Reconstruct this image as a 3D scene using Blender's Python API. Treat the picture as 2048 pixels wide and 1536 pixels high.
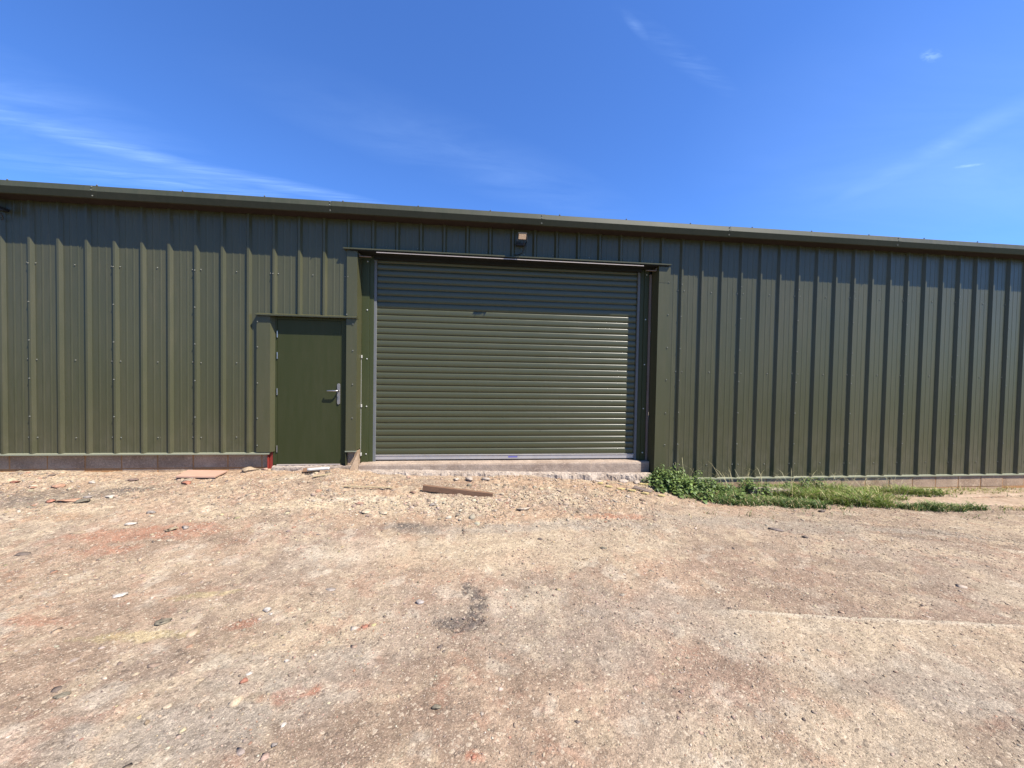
import bpy, math, random
import numpy as np
from mathutils import Matrix, Vector

random.seed(7)
rng = np.random.default_rng(11)
for o in list(bpy.data.objects):
    bpy.data.objects.remove(o)
sc = bpy.context.scene
col = sc.collection
ZO = 1.65                    # camera height above the yard; heights below are given from eye level

# ------------------------------------------------------------------ camera, sky, sun, exposure
yaw, pitch, roll = 0.1103, -0.0229, 0.0172
f_ = Vector((math.sin(yaw)*math.cos(pitch), math.cos(yaw)*math.cos(pitch), math.sin(pitch)))
r_ = Vector((math.cos(yaw), -math.sin(yaw), 0))
u_ = r_.cross(f_)
r2 = math.cos(roll)*r_ + math.sin(roll)*u_
u2 = -math.sin(roll)*r_ + math.cos(roll)*u_
cam = bpy.data.cameras.new('camera')
cam.sensor_width = 36
cam.lens = 770/2048*36
cam.clip_start = .05
cam.clip_end = 3000
camo = bpy.data.objects.new('camera', cam)
M = Matrix((r2, u2, -f_)).transposed().to_4x4()
M.translation = Vector((0, -5.71, ZO))
camo.matrix_world = M
col.objects.link(camo)
sc.camera = camo

SUN = Vector((1.38, -1.0, 2.4)).normalized()
el = math.asin(SUN.z)
rot = math.atan2(SUN.x, SUN.y)
sl = bpy.data.lights.new('sun', 'SUN')
sl.energy = 4.8
sl.angle = math.radians(.5)
sl.color = (1, .93, .83)
so = bpy.data.objects.new('sun', sl)
so.rotation_euler = SUN.to_track_quat('Z', 'Y').to_euler()
so.location = (4, -6, 9)
col.objects.link(so)

sc.view_settings.view_transform = 'Standard'
sc.view_settings.look = 'None'
sc.view_settings.gamma = 1
sc.view_settings.exposure = 1.25

w = bpy.data.worlds.new('World')
sc.world = w
w.use_nodes = True
nt = w.node_tree
nt.nodes.clear()


def N(nt, t, **kw):
    n = nt.nodes.new(t)
    ins = kw.pop('ins', {})
    for k, v in kw.items():
        setattr(n, k, v)
    for k, v in ins.items():
        n.inputs[k].default_value = v
    return n


def math_n(nt, op, a, b=None, clamp=False):
    n = nt.nodes.new('ShaderNodeMath')
    n.operation = op
    n.use_clamp = clamp
    for i, v in enumerate((a, b)):
        if v is None:
            continue
        if isinstance(v, (int, float)):
            n.inputs[i].default_value = v
        else:
            nt.links.new(v, n.inputs[i])
    return n.outputs[0]


def mixc(nt, fac, a, b, blend='MIX'):
    n = nt.nodes.new('ShaderNodeMix')
    n.data_type = 'RGBA'
    n.blend_type = blend
    for i, v in ((0, fac), (6, a), (7, b)):
        if isinstance(v, (int, float)):
            n.inputs[i].default_value = v
        elif isinstance(v, tuple):
            n.inputs[i].default_value = (*v, 1)
        else:
            nt.links.new(v, n.inputs[i])
    return n.outputs[2]


def ramp(nt, src, p0, p1, c0=(0, 0, 0), c1=(1, 1, 1)):
    n = nt.nodes.new('ShaderNodeValToRGB')
    n.color_ramp.elements[0].position = p0
    n.color_ramp.elements[0].color = (*c0, 1)
    n.color_ramp.elements[1].position = p1
    n.color_ramp.elements[1].color = (*c1, 1)
    nt.links.new(src, n.inputs[0])
    return n.outputs[0]


sky = N(nt, 'ShaderNodeTexSky', sky_type='NISHITA', sun_disc=False, sun_elevation=el, sun_rotation=rot,
        altitude=100, air_density=1.0, dust_density=0.3, ozone_density=3.0)
tint = mixc(nt, 1.0, sky.outputs[0], (.74, 1.18, 1.92), 'MULTIPLY')
# thin high cirrus: the view direction carried up to a cloud layer
tc = N(nt, 'ShaderNodeTexCoord')
sep = N(nt, 'ShaderNodeSeparateXYZ')
nt.links.new(tc.outputs['Generated'], sep.inputs[0])
zz = math_n(nt, 'MAXIMUM', sep.outputs[2], .04)
cx = math_n(nt, 'DIVIDE', sep.outputs[0], zz)
cy = math_n(nt, 'DIVIDE', sep.outputs[1], zz)
comb = N(nt, 'ShaderNodeCombineXYZ')
nt.links.new(cx, comb.inputs[0])
nt.links.new(cy, comb.inputs[1])


def wisps(rotz, sx, sy, scale, lo, hi, loc=(0, 0, 0), detail=7, dist=.6):
    mp = N(nt, 'ShaderNodeMapping')
    mp.inputs['Rotation'].default_value = (0, 0, rotz)
    mp.inputs['Scale'].default_value = (sx, sy, 1)
    mp.inputs['Location'].default_value = loc
    nt.links.new(comb.outputs[0], mp.inputs[0])
    nz = N(nt, 'ShaderNodeTexNoise', ins={'Scale': scale, 'Detail': detail, 'Roughness': .6, 'Distortion': dist})
    nt.links.new(mp.outputs[0], nz.inputs[0])
    return ramp(nt, nz.outputs[0], lo, hi)


def blob(px, py, sx, sy, rz):
    """soft elliptic mask in the cloud layer"""
    mp = N(nt, 'ShaderNodeMapping', vector_type='TEXTURE')
    mp.inputs['Location'].default_value = (px, py, 0)
    mp.inputs['Rotation'].default_value = (0, 0, rz)
    mp.inputs['Scale'].default_value = (sx, sy, 1)
    nt.links.new(comb.outputs[0], mp.inputs[0])
    g = N(nt, 'ShaderNodeTexGradient', gradient_type='SPHERICAL')
    nt.links.new(mp.outputs[0], g.inputs[0])
    return g.outputs['Color']


CLOUDS = []


def cloud(mask, noise, amt):
    m = mixc(nt, 1.0, mask, noise, 'MULTIPLY')
    s = N(nt, 'ShaderNodeSeparateColor')
    nt.links.new(m, s.inputs[0])
    CLOUDS.append(math_n(nt, 'MULTIPLY', s.outputs[0], amt))


CLOUD_SPECS = [
    # centre x, y in the cloud layer, half sizes, turn, stretch along / across, noise scale, low, high, amount
    (-1.66, 1.92, .62, .13, .62, 1.0, 11.0, 2.6, .26, .80, .32),
    (-1.02, 2.22, .80, .10, .36, 1.0, 12.0, 2.4, .26, .80, .36),
    (-1.60, 2.28, 1.0, .22, .22, 1.0, 6.0, 2.2, .34, .76, .30),
    (-1.95, 1.60, .9, .50, .60, 1.0, 4.0, 1.8, .30, .80, .24),
    (.66, 1.165, .34, .045, .45, 1.2, 9.0, 5.0, .34, .85, .11),
    (.455, 1.075, .075, .018, .62, 1.0, 3.0, 14, .25, .65, .12),
    (1.39, 1.055, .050, .022, .3, 1.0, 1.6, 30, .42, .62, .28),
    (2.27, 1.555, .062, .020, -.4, 1.0, 2.0, 22, .34, .62, .35),
    (1.98, 1.42, .62, .11, 1.47, 1.0, 3.0, 2.0, .25, .80, .17),
    (2.45, 1.6, 1.7, 1.0, .3, 1.0, 2.0, .8, .15, .80, .22),
    (.1, 1.9, 1.2, .3, .5, 1.0, 3.0, 1.5, .30, .80, .14),
]
for i, (px, py, sx, sy, rz, ax, ay, scl, lo, hi, amt) in enumerate(CLOUD_SPECS):
    cloud(blob(px, py, sx, sy, rz), wisps(-rz, ax, ay, scl, lo, hi, (i*3.1, i*1.7, 0)), amt)
acc = CLOUDS[0]
for c in CLOUDS[1:]:
    acc = math_n(nt, 'ADD', acc, c)
acc = math_n(nt, 'MINIMUM', acc, .8)
skyc = mixc(nt, acc, tint, (6.2, 9.0, 13.5))
bg = N(nt, 'ShaderNodeBackground', ins={'Strength': .054})
nt.links.new(skyc, bg.inputs[0])
wo = N(nt, 'ShaderNodeOutputWorld')
nt.links.new(bg.outputs[0], wo.inputs[0])


# ------------------------------------------------------------------ helpers
class MB:
    """collects shapes in world coordinates (z from eye level) and links them as ONE mesh object"""

    def __init__(s):
        s.v, s.f = [], []

    def add(s, vs, fs):
        b = len(s.v)
        s.v += [tuple(p) for p in vs]
        s.f += [tuple(b+i for i in q) for q in fs]

    def box(s, x0, x1, y0, y1, z0, z1):
        s.add([(x0, y0, z0), (x1, y0, z0), (x1, y1, z0), (x0, y1, z0), (x0, y0, z1), (x1, y0, z1), (x1, y1, z1), (x0, y1, z1)],
              [(0, 3, 2, 1), (4, 5, 6, 7), (0, 1, 5, 4), (1, 2, 6, 5), (2, 3, 7, 6), (3, 0, 4, 7)])
        return s

    def xprism(s, pts, x0, x1):          # closed (y, z) outline pushed along x
        n = len(pts)
        s.add([(x0, y, z) for y, z in pts]+[(x1, y, z) for y, z in pts],
              [(i, (i+1) % n, n+(i+1) % n, n+i) for i in range(n)]+[tuple(range(n))[::-1], tuple(range(n, 2*n))])
        return s

    def zprism(s, pts, z0, z1):          # closed (x, y) outline pushed up
        n = len(pts)
        s.add([(x, y, z0) for x, y in pts]+[(x, y, z1) for x, y in pts],
              [(i, (i+1) % n, n+(i+1) % n, n+i) for i in range(n)]+[tuple(range(n))[::-1], tuple(range(n, 2*n))])
        return s

    def tube(s, path, r, n=8, cap=True):
        P = [Vector(p) for p in path]
        b = len(s.v)
        for i, p in enumerate(P):
            t = (P[min(i+1, len(P)-1)]-P[max(i-1, 0)]).normalized()
            a = t.cross(Vector((0, 0, 1)) if abs(t.z) < .9 else Vector((1, 0, 0))).normalized()
            c = t.cross(a)
            rr = r[i] if isinstance(r, (list, tuple)) else r
            for k in range(n):
                q = p+rr*(math.cos(2*math.pi*k/n)*a+math.sin(2*math.pi*k/n)*c)
                s.v.append(tuple(q))
        for i in range(len(P)-1):
            for k in range(n):
                s.f.append((b+i*n+k, b+i*n+(k+1) % n, b+(i+1)*n+(k+1) % n, b+(i+1)*n+k))
        if cap:
            s.f.append(tuple(b+k for k in range(n))[::-1])
            s.f.append(tuple(b+(len(P)-1)*n+k for k in range(n)))
        return s

    def build(s, name, mat, parent=None, org=None, bevel=0, smooth=False, tri=False):
        """parent: its world location is the local origin. org: own origin for a top-level mesh"""
        o3 = parent['_org'] if parent is not None else (org or (0, 0, 0))
        me = bpy.data.meshes.new(name)
        me.from_pydata([(x-o3[0], y-o3[1], z-o3[2]) for x, y, z in s.v], [], s.f)
        me.materials.append(mat)
        if smooth:
            me.shade_smooth()
        me.update()
        o = bpy.data.objects.new(name, me)
        col.objects.link(o)
        if parent is not None:
            o.parent = parent
            o['_org'] = parent['_org']
        else:
            o.location = (o3[0], o3[1], o3[2]+ZO)
            o['_org'] = o3
        if bevel:
            m = o.modifiers.new('bevel', 'BEVEL')
            m.width = bevel
            m.segments = 2
            m.limit_method = 'ANGLE'
            m.angle_limit = math.radians(40)
        return o


def tag(o, label=None, cat=None, group=None, kind=None):
    if label: o['label'] = label
    if cat: o['category'] = cat
    if group: o['group'] = group
    if kind: o['kind'] = kind
    return o


def empty(name, org):
    o = bpy.data.objects.new(name, None)
    o.empty_display_size = .2
    o.location = (org[0], org[1], org[2]+ZO)
    o['_org'] = org
    col.objects.link(o)
    return o


def np_mesh(name, V, F, mat, colors=None, smooth=False, org=(0, 0, 0)):
    """V (n,3) from eye level, F (m,k) with k 3 or 4"""
    me = bpy.data.meshes.new(name)
    V = np.asarray(V, np.float32).copy()
    V -= np.array(org, np.float32)
    F = np.asarray(F, np.int32)
    m, k = F.shape
    me.vertices.add(len(V))
    me.vertices.foreach_set('co', V.ravel())
    me.loops.add(m*k)
    me.loops.foreach_set('vertex_index', F.ravel())
    me.polygons.add(m)
    me.polygons.foreach_set('loop_start', np.arange(0, m*k, k, dtype=np.int32))
    me.polygons.foreach_set('loop_total', np.full(m, k, np.int32))
    me.update(calc_edges=True)
    if colors is not None:
        a = me.color_attributes.new('tone', 'FLOAT_COLOR', 'POINT')
        c = np.ones((len(V), 4), np.float32)
        c[:, :3] = colors
        a.data.foreach_set('color', c.ravel())
    if smooth:
        me.shade_smooth()
    me.materials.append(mat)
    me.validate()
    o = bpy.data.objects.new(name, me)
    o.location = (org[0], org[1], org[2]+ZO)
    o['_org'] = tuple(org)
    col.objects.link(o)
    return o


# ------------------------------------------------------------------ noise
def hsh(ix, iy, s):
    h = (ix.astype(np.int64)*374761393+iy.astype(np.int64)*668265263+s*2147483647) & 0xffffffff
    h = ((h ^ (h >> 13))*1274126177) & 0xffffffff
    h = ((h ^ (h >> 16))*2246822519) & 0xffffffff
    return ((h ^ (h >> 15)) & 0xffffff)/float(0xffffff)


def vn(x, y, s=0):
    x = np.asarray(x, float); y = np.asarray(y, float)
    ix = np.floor(x); iy = np.floor(y)
    fx = x-ix; fy = y-iy
    fx = fx*fx*fx*(fx*(fx*6-15)+10); fy = fy*fy*fy*(fy*(fy*6-15)+10)
    a = hsh(ix, iy, s); b = hsh(ix+1, iy, s); c = hsh(ix, iy+1, s); d = hsh(ix+1, iy+1, s)
    return (a*(1-fx)+b*fx)*(1-fy)+(c*(1-fx)+d*fx)*fy


def fbm(x, y, fr, o=4, s=0, gain=.5):
    t = 0; a = 1; n = 0
    for i in range(o):
        t = t+a*vn(x*fr*math.cos(.5*i)-y*fr*math.sin(.5*i)+17.3*i, x*fr*math.sin(.5*i)+y*fr*math.cos(.5*i)-9.1*i, s+i)
        n += a; a *= gain; fr *= 2.03
    return t/n-.5


def sstep(a, b, x):
    t = np.clip((x-a)/(b-a), 0, 1)
    return t*t*(3-2*t)


HX = [-30, -6, -4.3, -3, -2.7, -1.85, -1.6, -.5, 1, 2.6, 3.2, 5, 7, 30]
HZ = [-1.40, -1.40, -1.415, -1.405, -1.40, -1.385, -1.42, -1.475, -1.535, -1.61, -1.71, -1.80, -1.835, -1.85]


def ell(X, Y, cx, cy, rx, ry, rz=0, s=0, wob=.5):
    """soft ragged patch 0..1"""
    c, n = math.cos(rz), math.sin(rz)
    dx = X-cx; dy = Y-cy
    u = (dx*c+dy*n)/rx; v = (-dx*n+dy*c)/ry
    d = np.sqrt(u*u+v*v)+wob*2*fbm(X, Y, 2.2/max(min(rx, ry), .05)*.5, 4, 50+s)
    return 1-sstep(.55, 1.1, d)


def rub(X, Y):
    """where the yard is loose rubble rather than packed dirt"""
    a = sstep(-1.75, -.9, Y-.35*fbm(X, Y, .9, 3, 5))*(1-sstep(-1.1, -.2, X))
    b = ell(X, Y, .35, -1.05, 2.3, .75, 0, 3, .6)
    b2 = ell(X, Y, 1.4, -.5, 2.0, .6, 0, 4, .6)
    return np.clip(np.maximum(np.maximum(a*.85, b), b2), 0, 1)


def ledge_mask(X, Y):
    e = -3.19-.16*(X-2.03)+.05*fbm(X, Y, 3, 3, 77)
    near = 1-sstep(-.004, .03, Y-e)                    # 1 on the camera side of the line
    return near, sstep(1.5, 2.2, X)*(1-sstep(3.5, 4.6, X)), e


def G(X, Y):
    X = np.asarray(X, float); Y = np.asarray(Y, float)
    wz = np.interp(X, HX, HZ)
    fz = -1.66-.008*np.clip(X, -8, 12)
    t = sstep(0, 1, np.clip((-Y-.15)/2.3, 0, 1))
    z = wz*(1-t)+fz*t
    wall = sstep(.0, -.35, Y) if False else 1-sstep(-.35, -.02, Y)
    far = np.clip(1-(np.abs(X)-12)/20, 0, 1)
    r = rub(X, Y)
    z = z+.045*fbm(X, Y, .55, 3, 1)*(.3+.7*wall)*far
    z = z+.026*fbm(X, Y, 3.1, 3, 2)*(.35+.65*wall)*(1-.4*sstep(.5, 2.5, X))
    z = z+.0065*fbm(X, Y, 14, 3, 3)*(1+2.6*r)
    z = z+.0060*fbm(X, Y, 48, 3, 4)*(1+1.4*r)
    n = fbm(X, Y, 9, 2, 8)
    z = z+r*.050*np.maximum(n-.05, 0)*(.4+.6*wall)
    # scuffed, broken up patch of dark grit
    p = dark_patch(X, Y)
    z = z-.010*p+p*.024*fbm(X, Y, 38, 2, 9)
    near, span, e = ledge_mask(X, Y)
    z = z+.010*near*span*(1-sstep(.0, .8, e-Y))
    # tyre-scraped ridges on the right
    z = z-.018*rut(X, Y)
    z = z+.035*np.exp(-((X-.75)/.55)**2)*sstep(-.42, -.12, Y)
    # soil heaped between door sill and slab
    z = z+.05*np.exp(-((X+1.72)/.22)**2-((Y+.2)/.22)**2)+.03*np.exp(-((X+2.9)/.2)**2-((Y+.02)/.14)**2)
    z = z+.028*np.exp(-((X+5.6)/.3)**2-((Y+.02)/.2)**2)
    # yard slopes away on the open side behind the camera only slightly
    return z


def dark_patch(X, Y):
    a = ell(X, Y, .06, -3.0, .085, .25, -.12, 21, .6)
    b = ell(X, Y, -.06, -3.16, .18, .075, -.2, 22, .7)
    c = ell(X, Y, -.0, -2.72, .045, .17, -.3, 23, .6)
    hole = ell(X, Y, -.03, -2.96, .06, .07, 0, 24, .3)
    return np.clip(np.maximum(np.maximum(a, b), c)-.8*hole, 0, 1)


def rut(X, Y):
    c = -1.62-.36*(X-4.5)+.15*fbm(X, Y, 1.2, 2, 31)
    return np.exp(-((Y-c)/.05)**2)*sstep(4.2, 4.7, X)*(1-sstep(5.6, 6.4, X))*sstep(-.1, .15, fbm(X, Y, 3, 3, 33))


ALB = .555
PAL = dict(tan=(.465, .340, .235), cream=(.60, .48, .325), red=(.44, .195, .12), grey=(.385, .325, .255),
           dark=(.13, .112, .10), white=(.68, .60, .47), orange=(.49, .32, .20), yellow=(.60, .50, .24), brown=(.27, .19, .135))


def ground_color(X, Y):
    C = np.empty(X.shape+(3,))
    C[:] = PAL['tan']

    def lay(m, name, a=1.0):
        nonlocal C
        m = np.clip(m*a, 0, 1)[..., None]
        C = C*(1-m)+np.array(PAL[name])*m

    r = rub(X, Y)
    # broad tones
    lay(sstep(-.05, .22, fbm(X, Y, .7, 4, 101)), 'grey', .5)
    lay(sstep(.0, .25, fbm(X, Y, .9, 4, 102)), 'cream', .55)
    lay(sstep(.05, .24, fbm(X, Y, 1.1, 4, 103)), 'red', .24)
    lay(sstep(.02, .2, fbm(X, Y, 1.7, 4, 104)), 'brown', .40)
    lay(sstep(1.5, 3.0, X)*(1-sstep(-1.2, -.9, Y)), 'grey', .30)
    # middle tones
    lay(sstep(.06, .2, fbm(X, Y, 5, 4, 105)), 'cream', .5)
    lay(sstep(.06, .2, fbm(X, Y, 6, 4, 106)), 'brown', .42)
    lay(sstep(.14, .26, fbm(X, Y, 5, 4, 107)), 'white', .42)
    lay(sstep(.14, .24, fbm(X, Y, 8, 4, 110)), 'red', .22)
    lay(sstep(.12, .24, fbm(X*.6, Y*1.8, 5, 4, 111)), 'dark', .16)
    # rubble zone: paler chalky and orange
    lay(r*sstep(-.12, .12, fbm(X, Y, 4, 3, 108)), 'cream', .55)
    lay(r*sstep(.02, .18, fbm(X, Y, 3, 3, 109)), 'orange', .5)
    # placed patches
    P = [(-4.75, -.85, .95, .30, .05, 'dark', .50), (-4.0, -.68, .36, .1, .05, 'dark', .65), (-5.2, -.3, .9, .12, 0, 'cream', .8),
         (-3.05, -1.72, .75, .17, .12, 'red', .55), (-3.2, -2.0, .35, .12, .1, 'red', .5), (-4.1, -1.35, .4, .12, 0, 'orange', .6),
         (-2.75, -2.35, .7, .14, .2, 'cream', .4), (-1.46, -3.06, .10, .055, .2, 'red', .8), (-.9, -3.67, .16, .06, .2, 'red', .7),
         (-2.0, -3.14, .34, .06, .0, 'yellow', .42), (-1.9, -2.70, .22, .05, .2, 'yellow', .45), (-1.45, -3.15, .4, .15, .2, 'brown', .45),
         (-1.2, -3.82, .6, .16, .1, 'grey', .7), (-1.0, -3.5, .55, .2, .1, 'grey', .55), (-2.74, -2.95, .25, .06, 0, 'red', .45),
         (1.75, -1.44, .55, .085, 0, 'red', .62), (1.1, -1.4, .6, .09, 0, 'orange', .5), (.0, -1.50, 1.1, .10, 0, 'orange', .4),
         (.95, -1.68, 1.7, .12, .02, 'grey', .75), (-.55, -1.65, .3, .14, 0, 'dark', .4), (-1.05, -1.42, .9, .2, 0, 'orange', .45),
         (-.4, -.42, .9, .22, 0, 'brown', .55), (-1.1, -.5, .5, .2, 0, 'orange', .45), (.8, -.35, 1.4, .2, 0, 'orange', .5),
         (-3.5, -.15, 2.2, .2, 0, 'orange', .55), (-1.6, -1.1, 1.1, .18, .15, 'cream', .85), (-1.3, -1.0, .5, .09, .1, 'white', .6), (-.5, -1.12, 1.0, .28, 0, 'cream', .6), (2.0, -.45, .8, .22, -.15, 'orange', .5),
         (4.9, -1.85, 1.0, .12, -.3, 'grey', .7), (3.4, -1.6, 1.3, .25, -.15, 'grey', .7), (5.3, -2.2, 1.0, .08, -.4, 'brown', .55),
         (2.9, -2.9, 1.1, .26, -.1, 'brown', .45), (3.6, -2.6, .9, .2, -.2, 'brown', .35), (.6, -2.1, 1.8, .45, 0, 'cream', .42),
         (1.5, -3.15, .6, .35, -.3, 'grey', .6), (.6, -3.3, .7, .35, 0, 'grey', .35), (.4, -2.85, .35, .2, 0, 'white', .3),
         (-.55, -3.9, .35, .22, 0, 'brown', .5), (2.5, -3.9, .8, .2, -.1, 'grey', .5), (.45, -3.65, .5, .1, 0, 'brown', .4),
         (1.6, -3.75, .6, .2, -.2, 'brown', .3), (-.65, -3.15, .06, .04, 0, 'red', .7), (.04, -4.08, .05, .03, 0, 'red', .7),
         (5.2, -.75, 2.2, .12, 0, 'brown', .5), (3.6, -.95, 1.3, .12, -.2, 'orange', .35), (7.5, -1.25, 1.6, .1, 0, 'brown', .4),
         (-1.0, -2.1, .5, .25, .2, 'white', .25), (-5.5, -1.2, .8, .12, .1, 'brown', .4),
         (5.0, -1.72, .75, .05, -.36, 'dark', .5), (5.7, -2.15, .4, .04, -.45, 'dark', .45), (4.75, -2.05, .32, .035, -.35, 'dark', .45),
         (4.2, -1.5, .3, .03, -.3, 'dark', .4), (-2.4, -3.3, .5, .12, .2, 'brown', .4), (-.3, -3.55, .4, .1, .1, 'brown', .35), (-.62, -1.62, .16, .07, 0, 'dark', .6)]
    for i, (px, py, rx, ry, rz, nm, a) in enumerate(P):
        m = (np.abs(X-px) < rx*2.2+ry) & (np.abs(Y-py) < ry*2.2+rx*abs(math.sin(rz))*2+.05)
        if not m.any():
            continue
        mm = np.zeros(X.shape)
        mm[m] = ell(X[m], Y[m], px, py, rx, ry, rz, 200+i, .6)*(.55+.9*(fbm(X[m], Y[m], 11, 3, 300+i)+.5))
        lay(mm, nm, a)
    p = dark_patch(X, Y)
    lay(p*sstep(-.35, .08, fbm(X, Y, 30, 3, 9)), 'dark', .88)
    near, span, e = ledge_mask(X, Y)
    lay(near*span*(1-sstep(0.02, .75, e-Y)), 'cream', .55)
    lay(near*span*(1-sstep(0.0, .07, e-Y)), 'white', .55)
    lay((1-near)*span*(1-sstep(.0, .30, Y-e)), 'brown', .35)
    lay(rut(X, Y), 'dark', .5)
    # grain
    g1 = fbm(X, Y, 26, 3, 120, .7)
    g2 = fbm(X, Y, 75, 2, 121, .8)
    C = C*np.clip(1+.62*g1*(1+.8*r)*(1-.3*sstep(1.2, 2.5, X))+.42*g2*(1+.6*r), .35, 1.7)[..., None]
    # unseen ground beyond the yard: dark green added to cut bounce onto the wall
    m = np.maximum(1-sstep(-11, -8.2, Y+.8*fbm(X, Y, .5, 3, 140)), sstep(13, 17, np.abs(X)))*(Y < 0)
    C = C*(1-m[..., None])+np.array([.075, .10, .035])/ALB*m[..., None]
    return np.clip(C, .02, .8)*ALB


# ------------------------------------------------------------------ materials
def new_mat(name):
    m = bpy.data.materials.new(name)
    m.use_nodes = True
    nt = m.node_tree
    b = nt.nodes['Principled BSDF']
    return m, nt, b


def noise(nt, scale, detail=4, rough=.55, vec=None, stretch=None):
    tc = N(nt, 'ShaderNodeTexCoord')
    v = tc.outputs['Object']
    if stretch:
        mp = N(nt, 'ShaderNodeMapping')
        mp.inputs['Scale'].default_value = stretch
        nt.links.new(v, mp.inputs[0])
        v = mp.outputs[0]
    n = N(nt, 'ShaderNodeTexNoise', ins={'Scale': scale, 'Detail': detail, 'Roughness': rough})
    nt.links.new(v, n.inputs[0])
    return n.outputs[0]


def paint(name, c, rough=.34, spec=.5, dust=.25, bump=.0, dcol=(.30, .25, .17), lowdirt=0):
    m, nt, b = new_mat(name)
    n1 = noise(nt, 1.3, 5, .6, stretch=(1, 1, .35))
    n2 = noise(nt, 22, 4, .6, stretch=(1, 1, .12))
    a = math_n(nt, 'MULTIPLY', n1, n2)
    mask = ramp(nt, a, .18, .42)
    sp = N(nt, 'ShaderNodeSeparateColor')
    nt.links.new(mask, sp.inputs[0])
    fac = math_n(nt, 'MULTIPLY', sp.outputs[0], dust)
    if lowdirt:
        tcz = N(nt, 'ShaderNodeTexCoord')
        spz = N(nt, 'ShaderNodeSeparateXYZ')
        nt.links.new(tcz.outputs['Object'], spz.inputs[0])
        low = ramp(nt, spz.outputs[2], .0, .95, (1, 1, 1), (0, 0, 0))
        n5 = noise(nt, 9, 6, .7, stretch=(1, 1, .5))
        sl_ = N(nt, 'ShaderNodeSeparateColor')
        nt.links.new(mixc(nt, 1.0, low, ramp(nt, n5, .38, .68), 'MULTIPLY'), sl_.inputs[0])
        fac = math_n(nt, 'ADD', fac, math_n(nt, 'MULTIPLY', sl_.outputs[0], lowdirt), True)
    oi = N(nt, 'ShaderNodeObjectInfo')
    tone_ = ramp(nt, oi.outputs['Random'], 0, 1, (.92, .92, .92), (1.07, 1.07, 1.07))
    colr = mixc(nt, fac, mixc(nt, 1.0, c, tone_, 'MULTIPLY'), dcol)
    nt.links.new(colr, b.inputs['Base Color'])
    n3 = noise(nt, 5, 3)
    rr = math_n(nt, 'ADD', math_n(nt, 'MULTIPLY', n3, .16), rough-.08)
    rr = math_n(nt, 'ADD', rr, math_n(nt, 'MULTIPLY', fac, .5))
    nt.links.new(rr, b.inputs['Roughness'])
    b.inputs['Specular IOR Level'].default_value = spec
    if bump:
        n4 = noise(nt, 2.2, 3, .5, stretch=(1, 1, .5))
        bp = N(nt, 'ShaderNodeBump', ins={'Strength': bump, 'Distance': .01})
        nt.links.new(n4, bp.inputs['Height'])
        nt.links.new(bp.outputs[0], b.inputs['Normal'])
    return m


def simple(name, c, rough=.6, metal=0, spec=.5, var=.25, scale=30, bump=.0, bdist=.003):
    m, nt, b = new_mat(name)
    n1 = noise(nt, scale, 5, .6)
    n2 = noise(nt, scale*.13, 4, .6)
    s = math_n(nt, 'ADD', math_n(nt, 'MULTIPLY', n1, .6), math_n(nt, 'MULTIPLY', n2, .6))
    k = ramp(nt, s, .35, .85, (1-var,)*3, (1+var,)*3)
    colr = mixc(nt, 1.0, c, k, 'MULTIPLY')
    nt.links.new(colr, b.inputs['Base Color'])
    b.inputs['Roughness'].default_value = rough
    b.inputs['Metallic'].default_value = metal
    b.inputs['Specular IOR Level'].default_value = spec
    if bump:
        bp = N(nt, 'ShaderNodeBump', ins={'Strength': bump, 'Distance': bdist})
        nt.links.new(n1, bp.inputs['Height'])
        nt.links.new(bp.outputs[0], b.inputs['Normal'])
    return m


def concrete(name, c, dark, bscale=60, bump=.6):
    m, nt, b = new_mat(name)
    n1 = noise(nt, 3.5, 6, .65)
    n2 = noise(nt, bscale, 6, .7)
    n3 = noise(nt, 14, 5, .7)
    c1 = mixc(nt, ramp(nt, n1, .38, .66), c, dark)
    c2 = mixc(nt, ramp(nt, n3, .52, .74), c1, tuple(min(1, k*1.35) for k in c))
    k = ramp(nt, n2, .3, .75, (.68,)*3, (1.25,)*3)
    nt.links.new(mixc(nt, 1.0, c2, k, 'MULTIPLY'), b.inputs['Base Color'])
    b.inputs['Roughness'].default_value = .9
    b.inputs['Specular IOR Level'].default_value = .2
    bp = N(nt, 'ShaderNodeBump', ins={'Strength': bump, 'Distance': .006})
    nt.links.new(n2, bp.inputs['Height'])
    nt.links.new(bp.outputs[0], b.inputs['Normal'])
    return m


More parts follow.
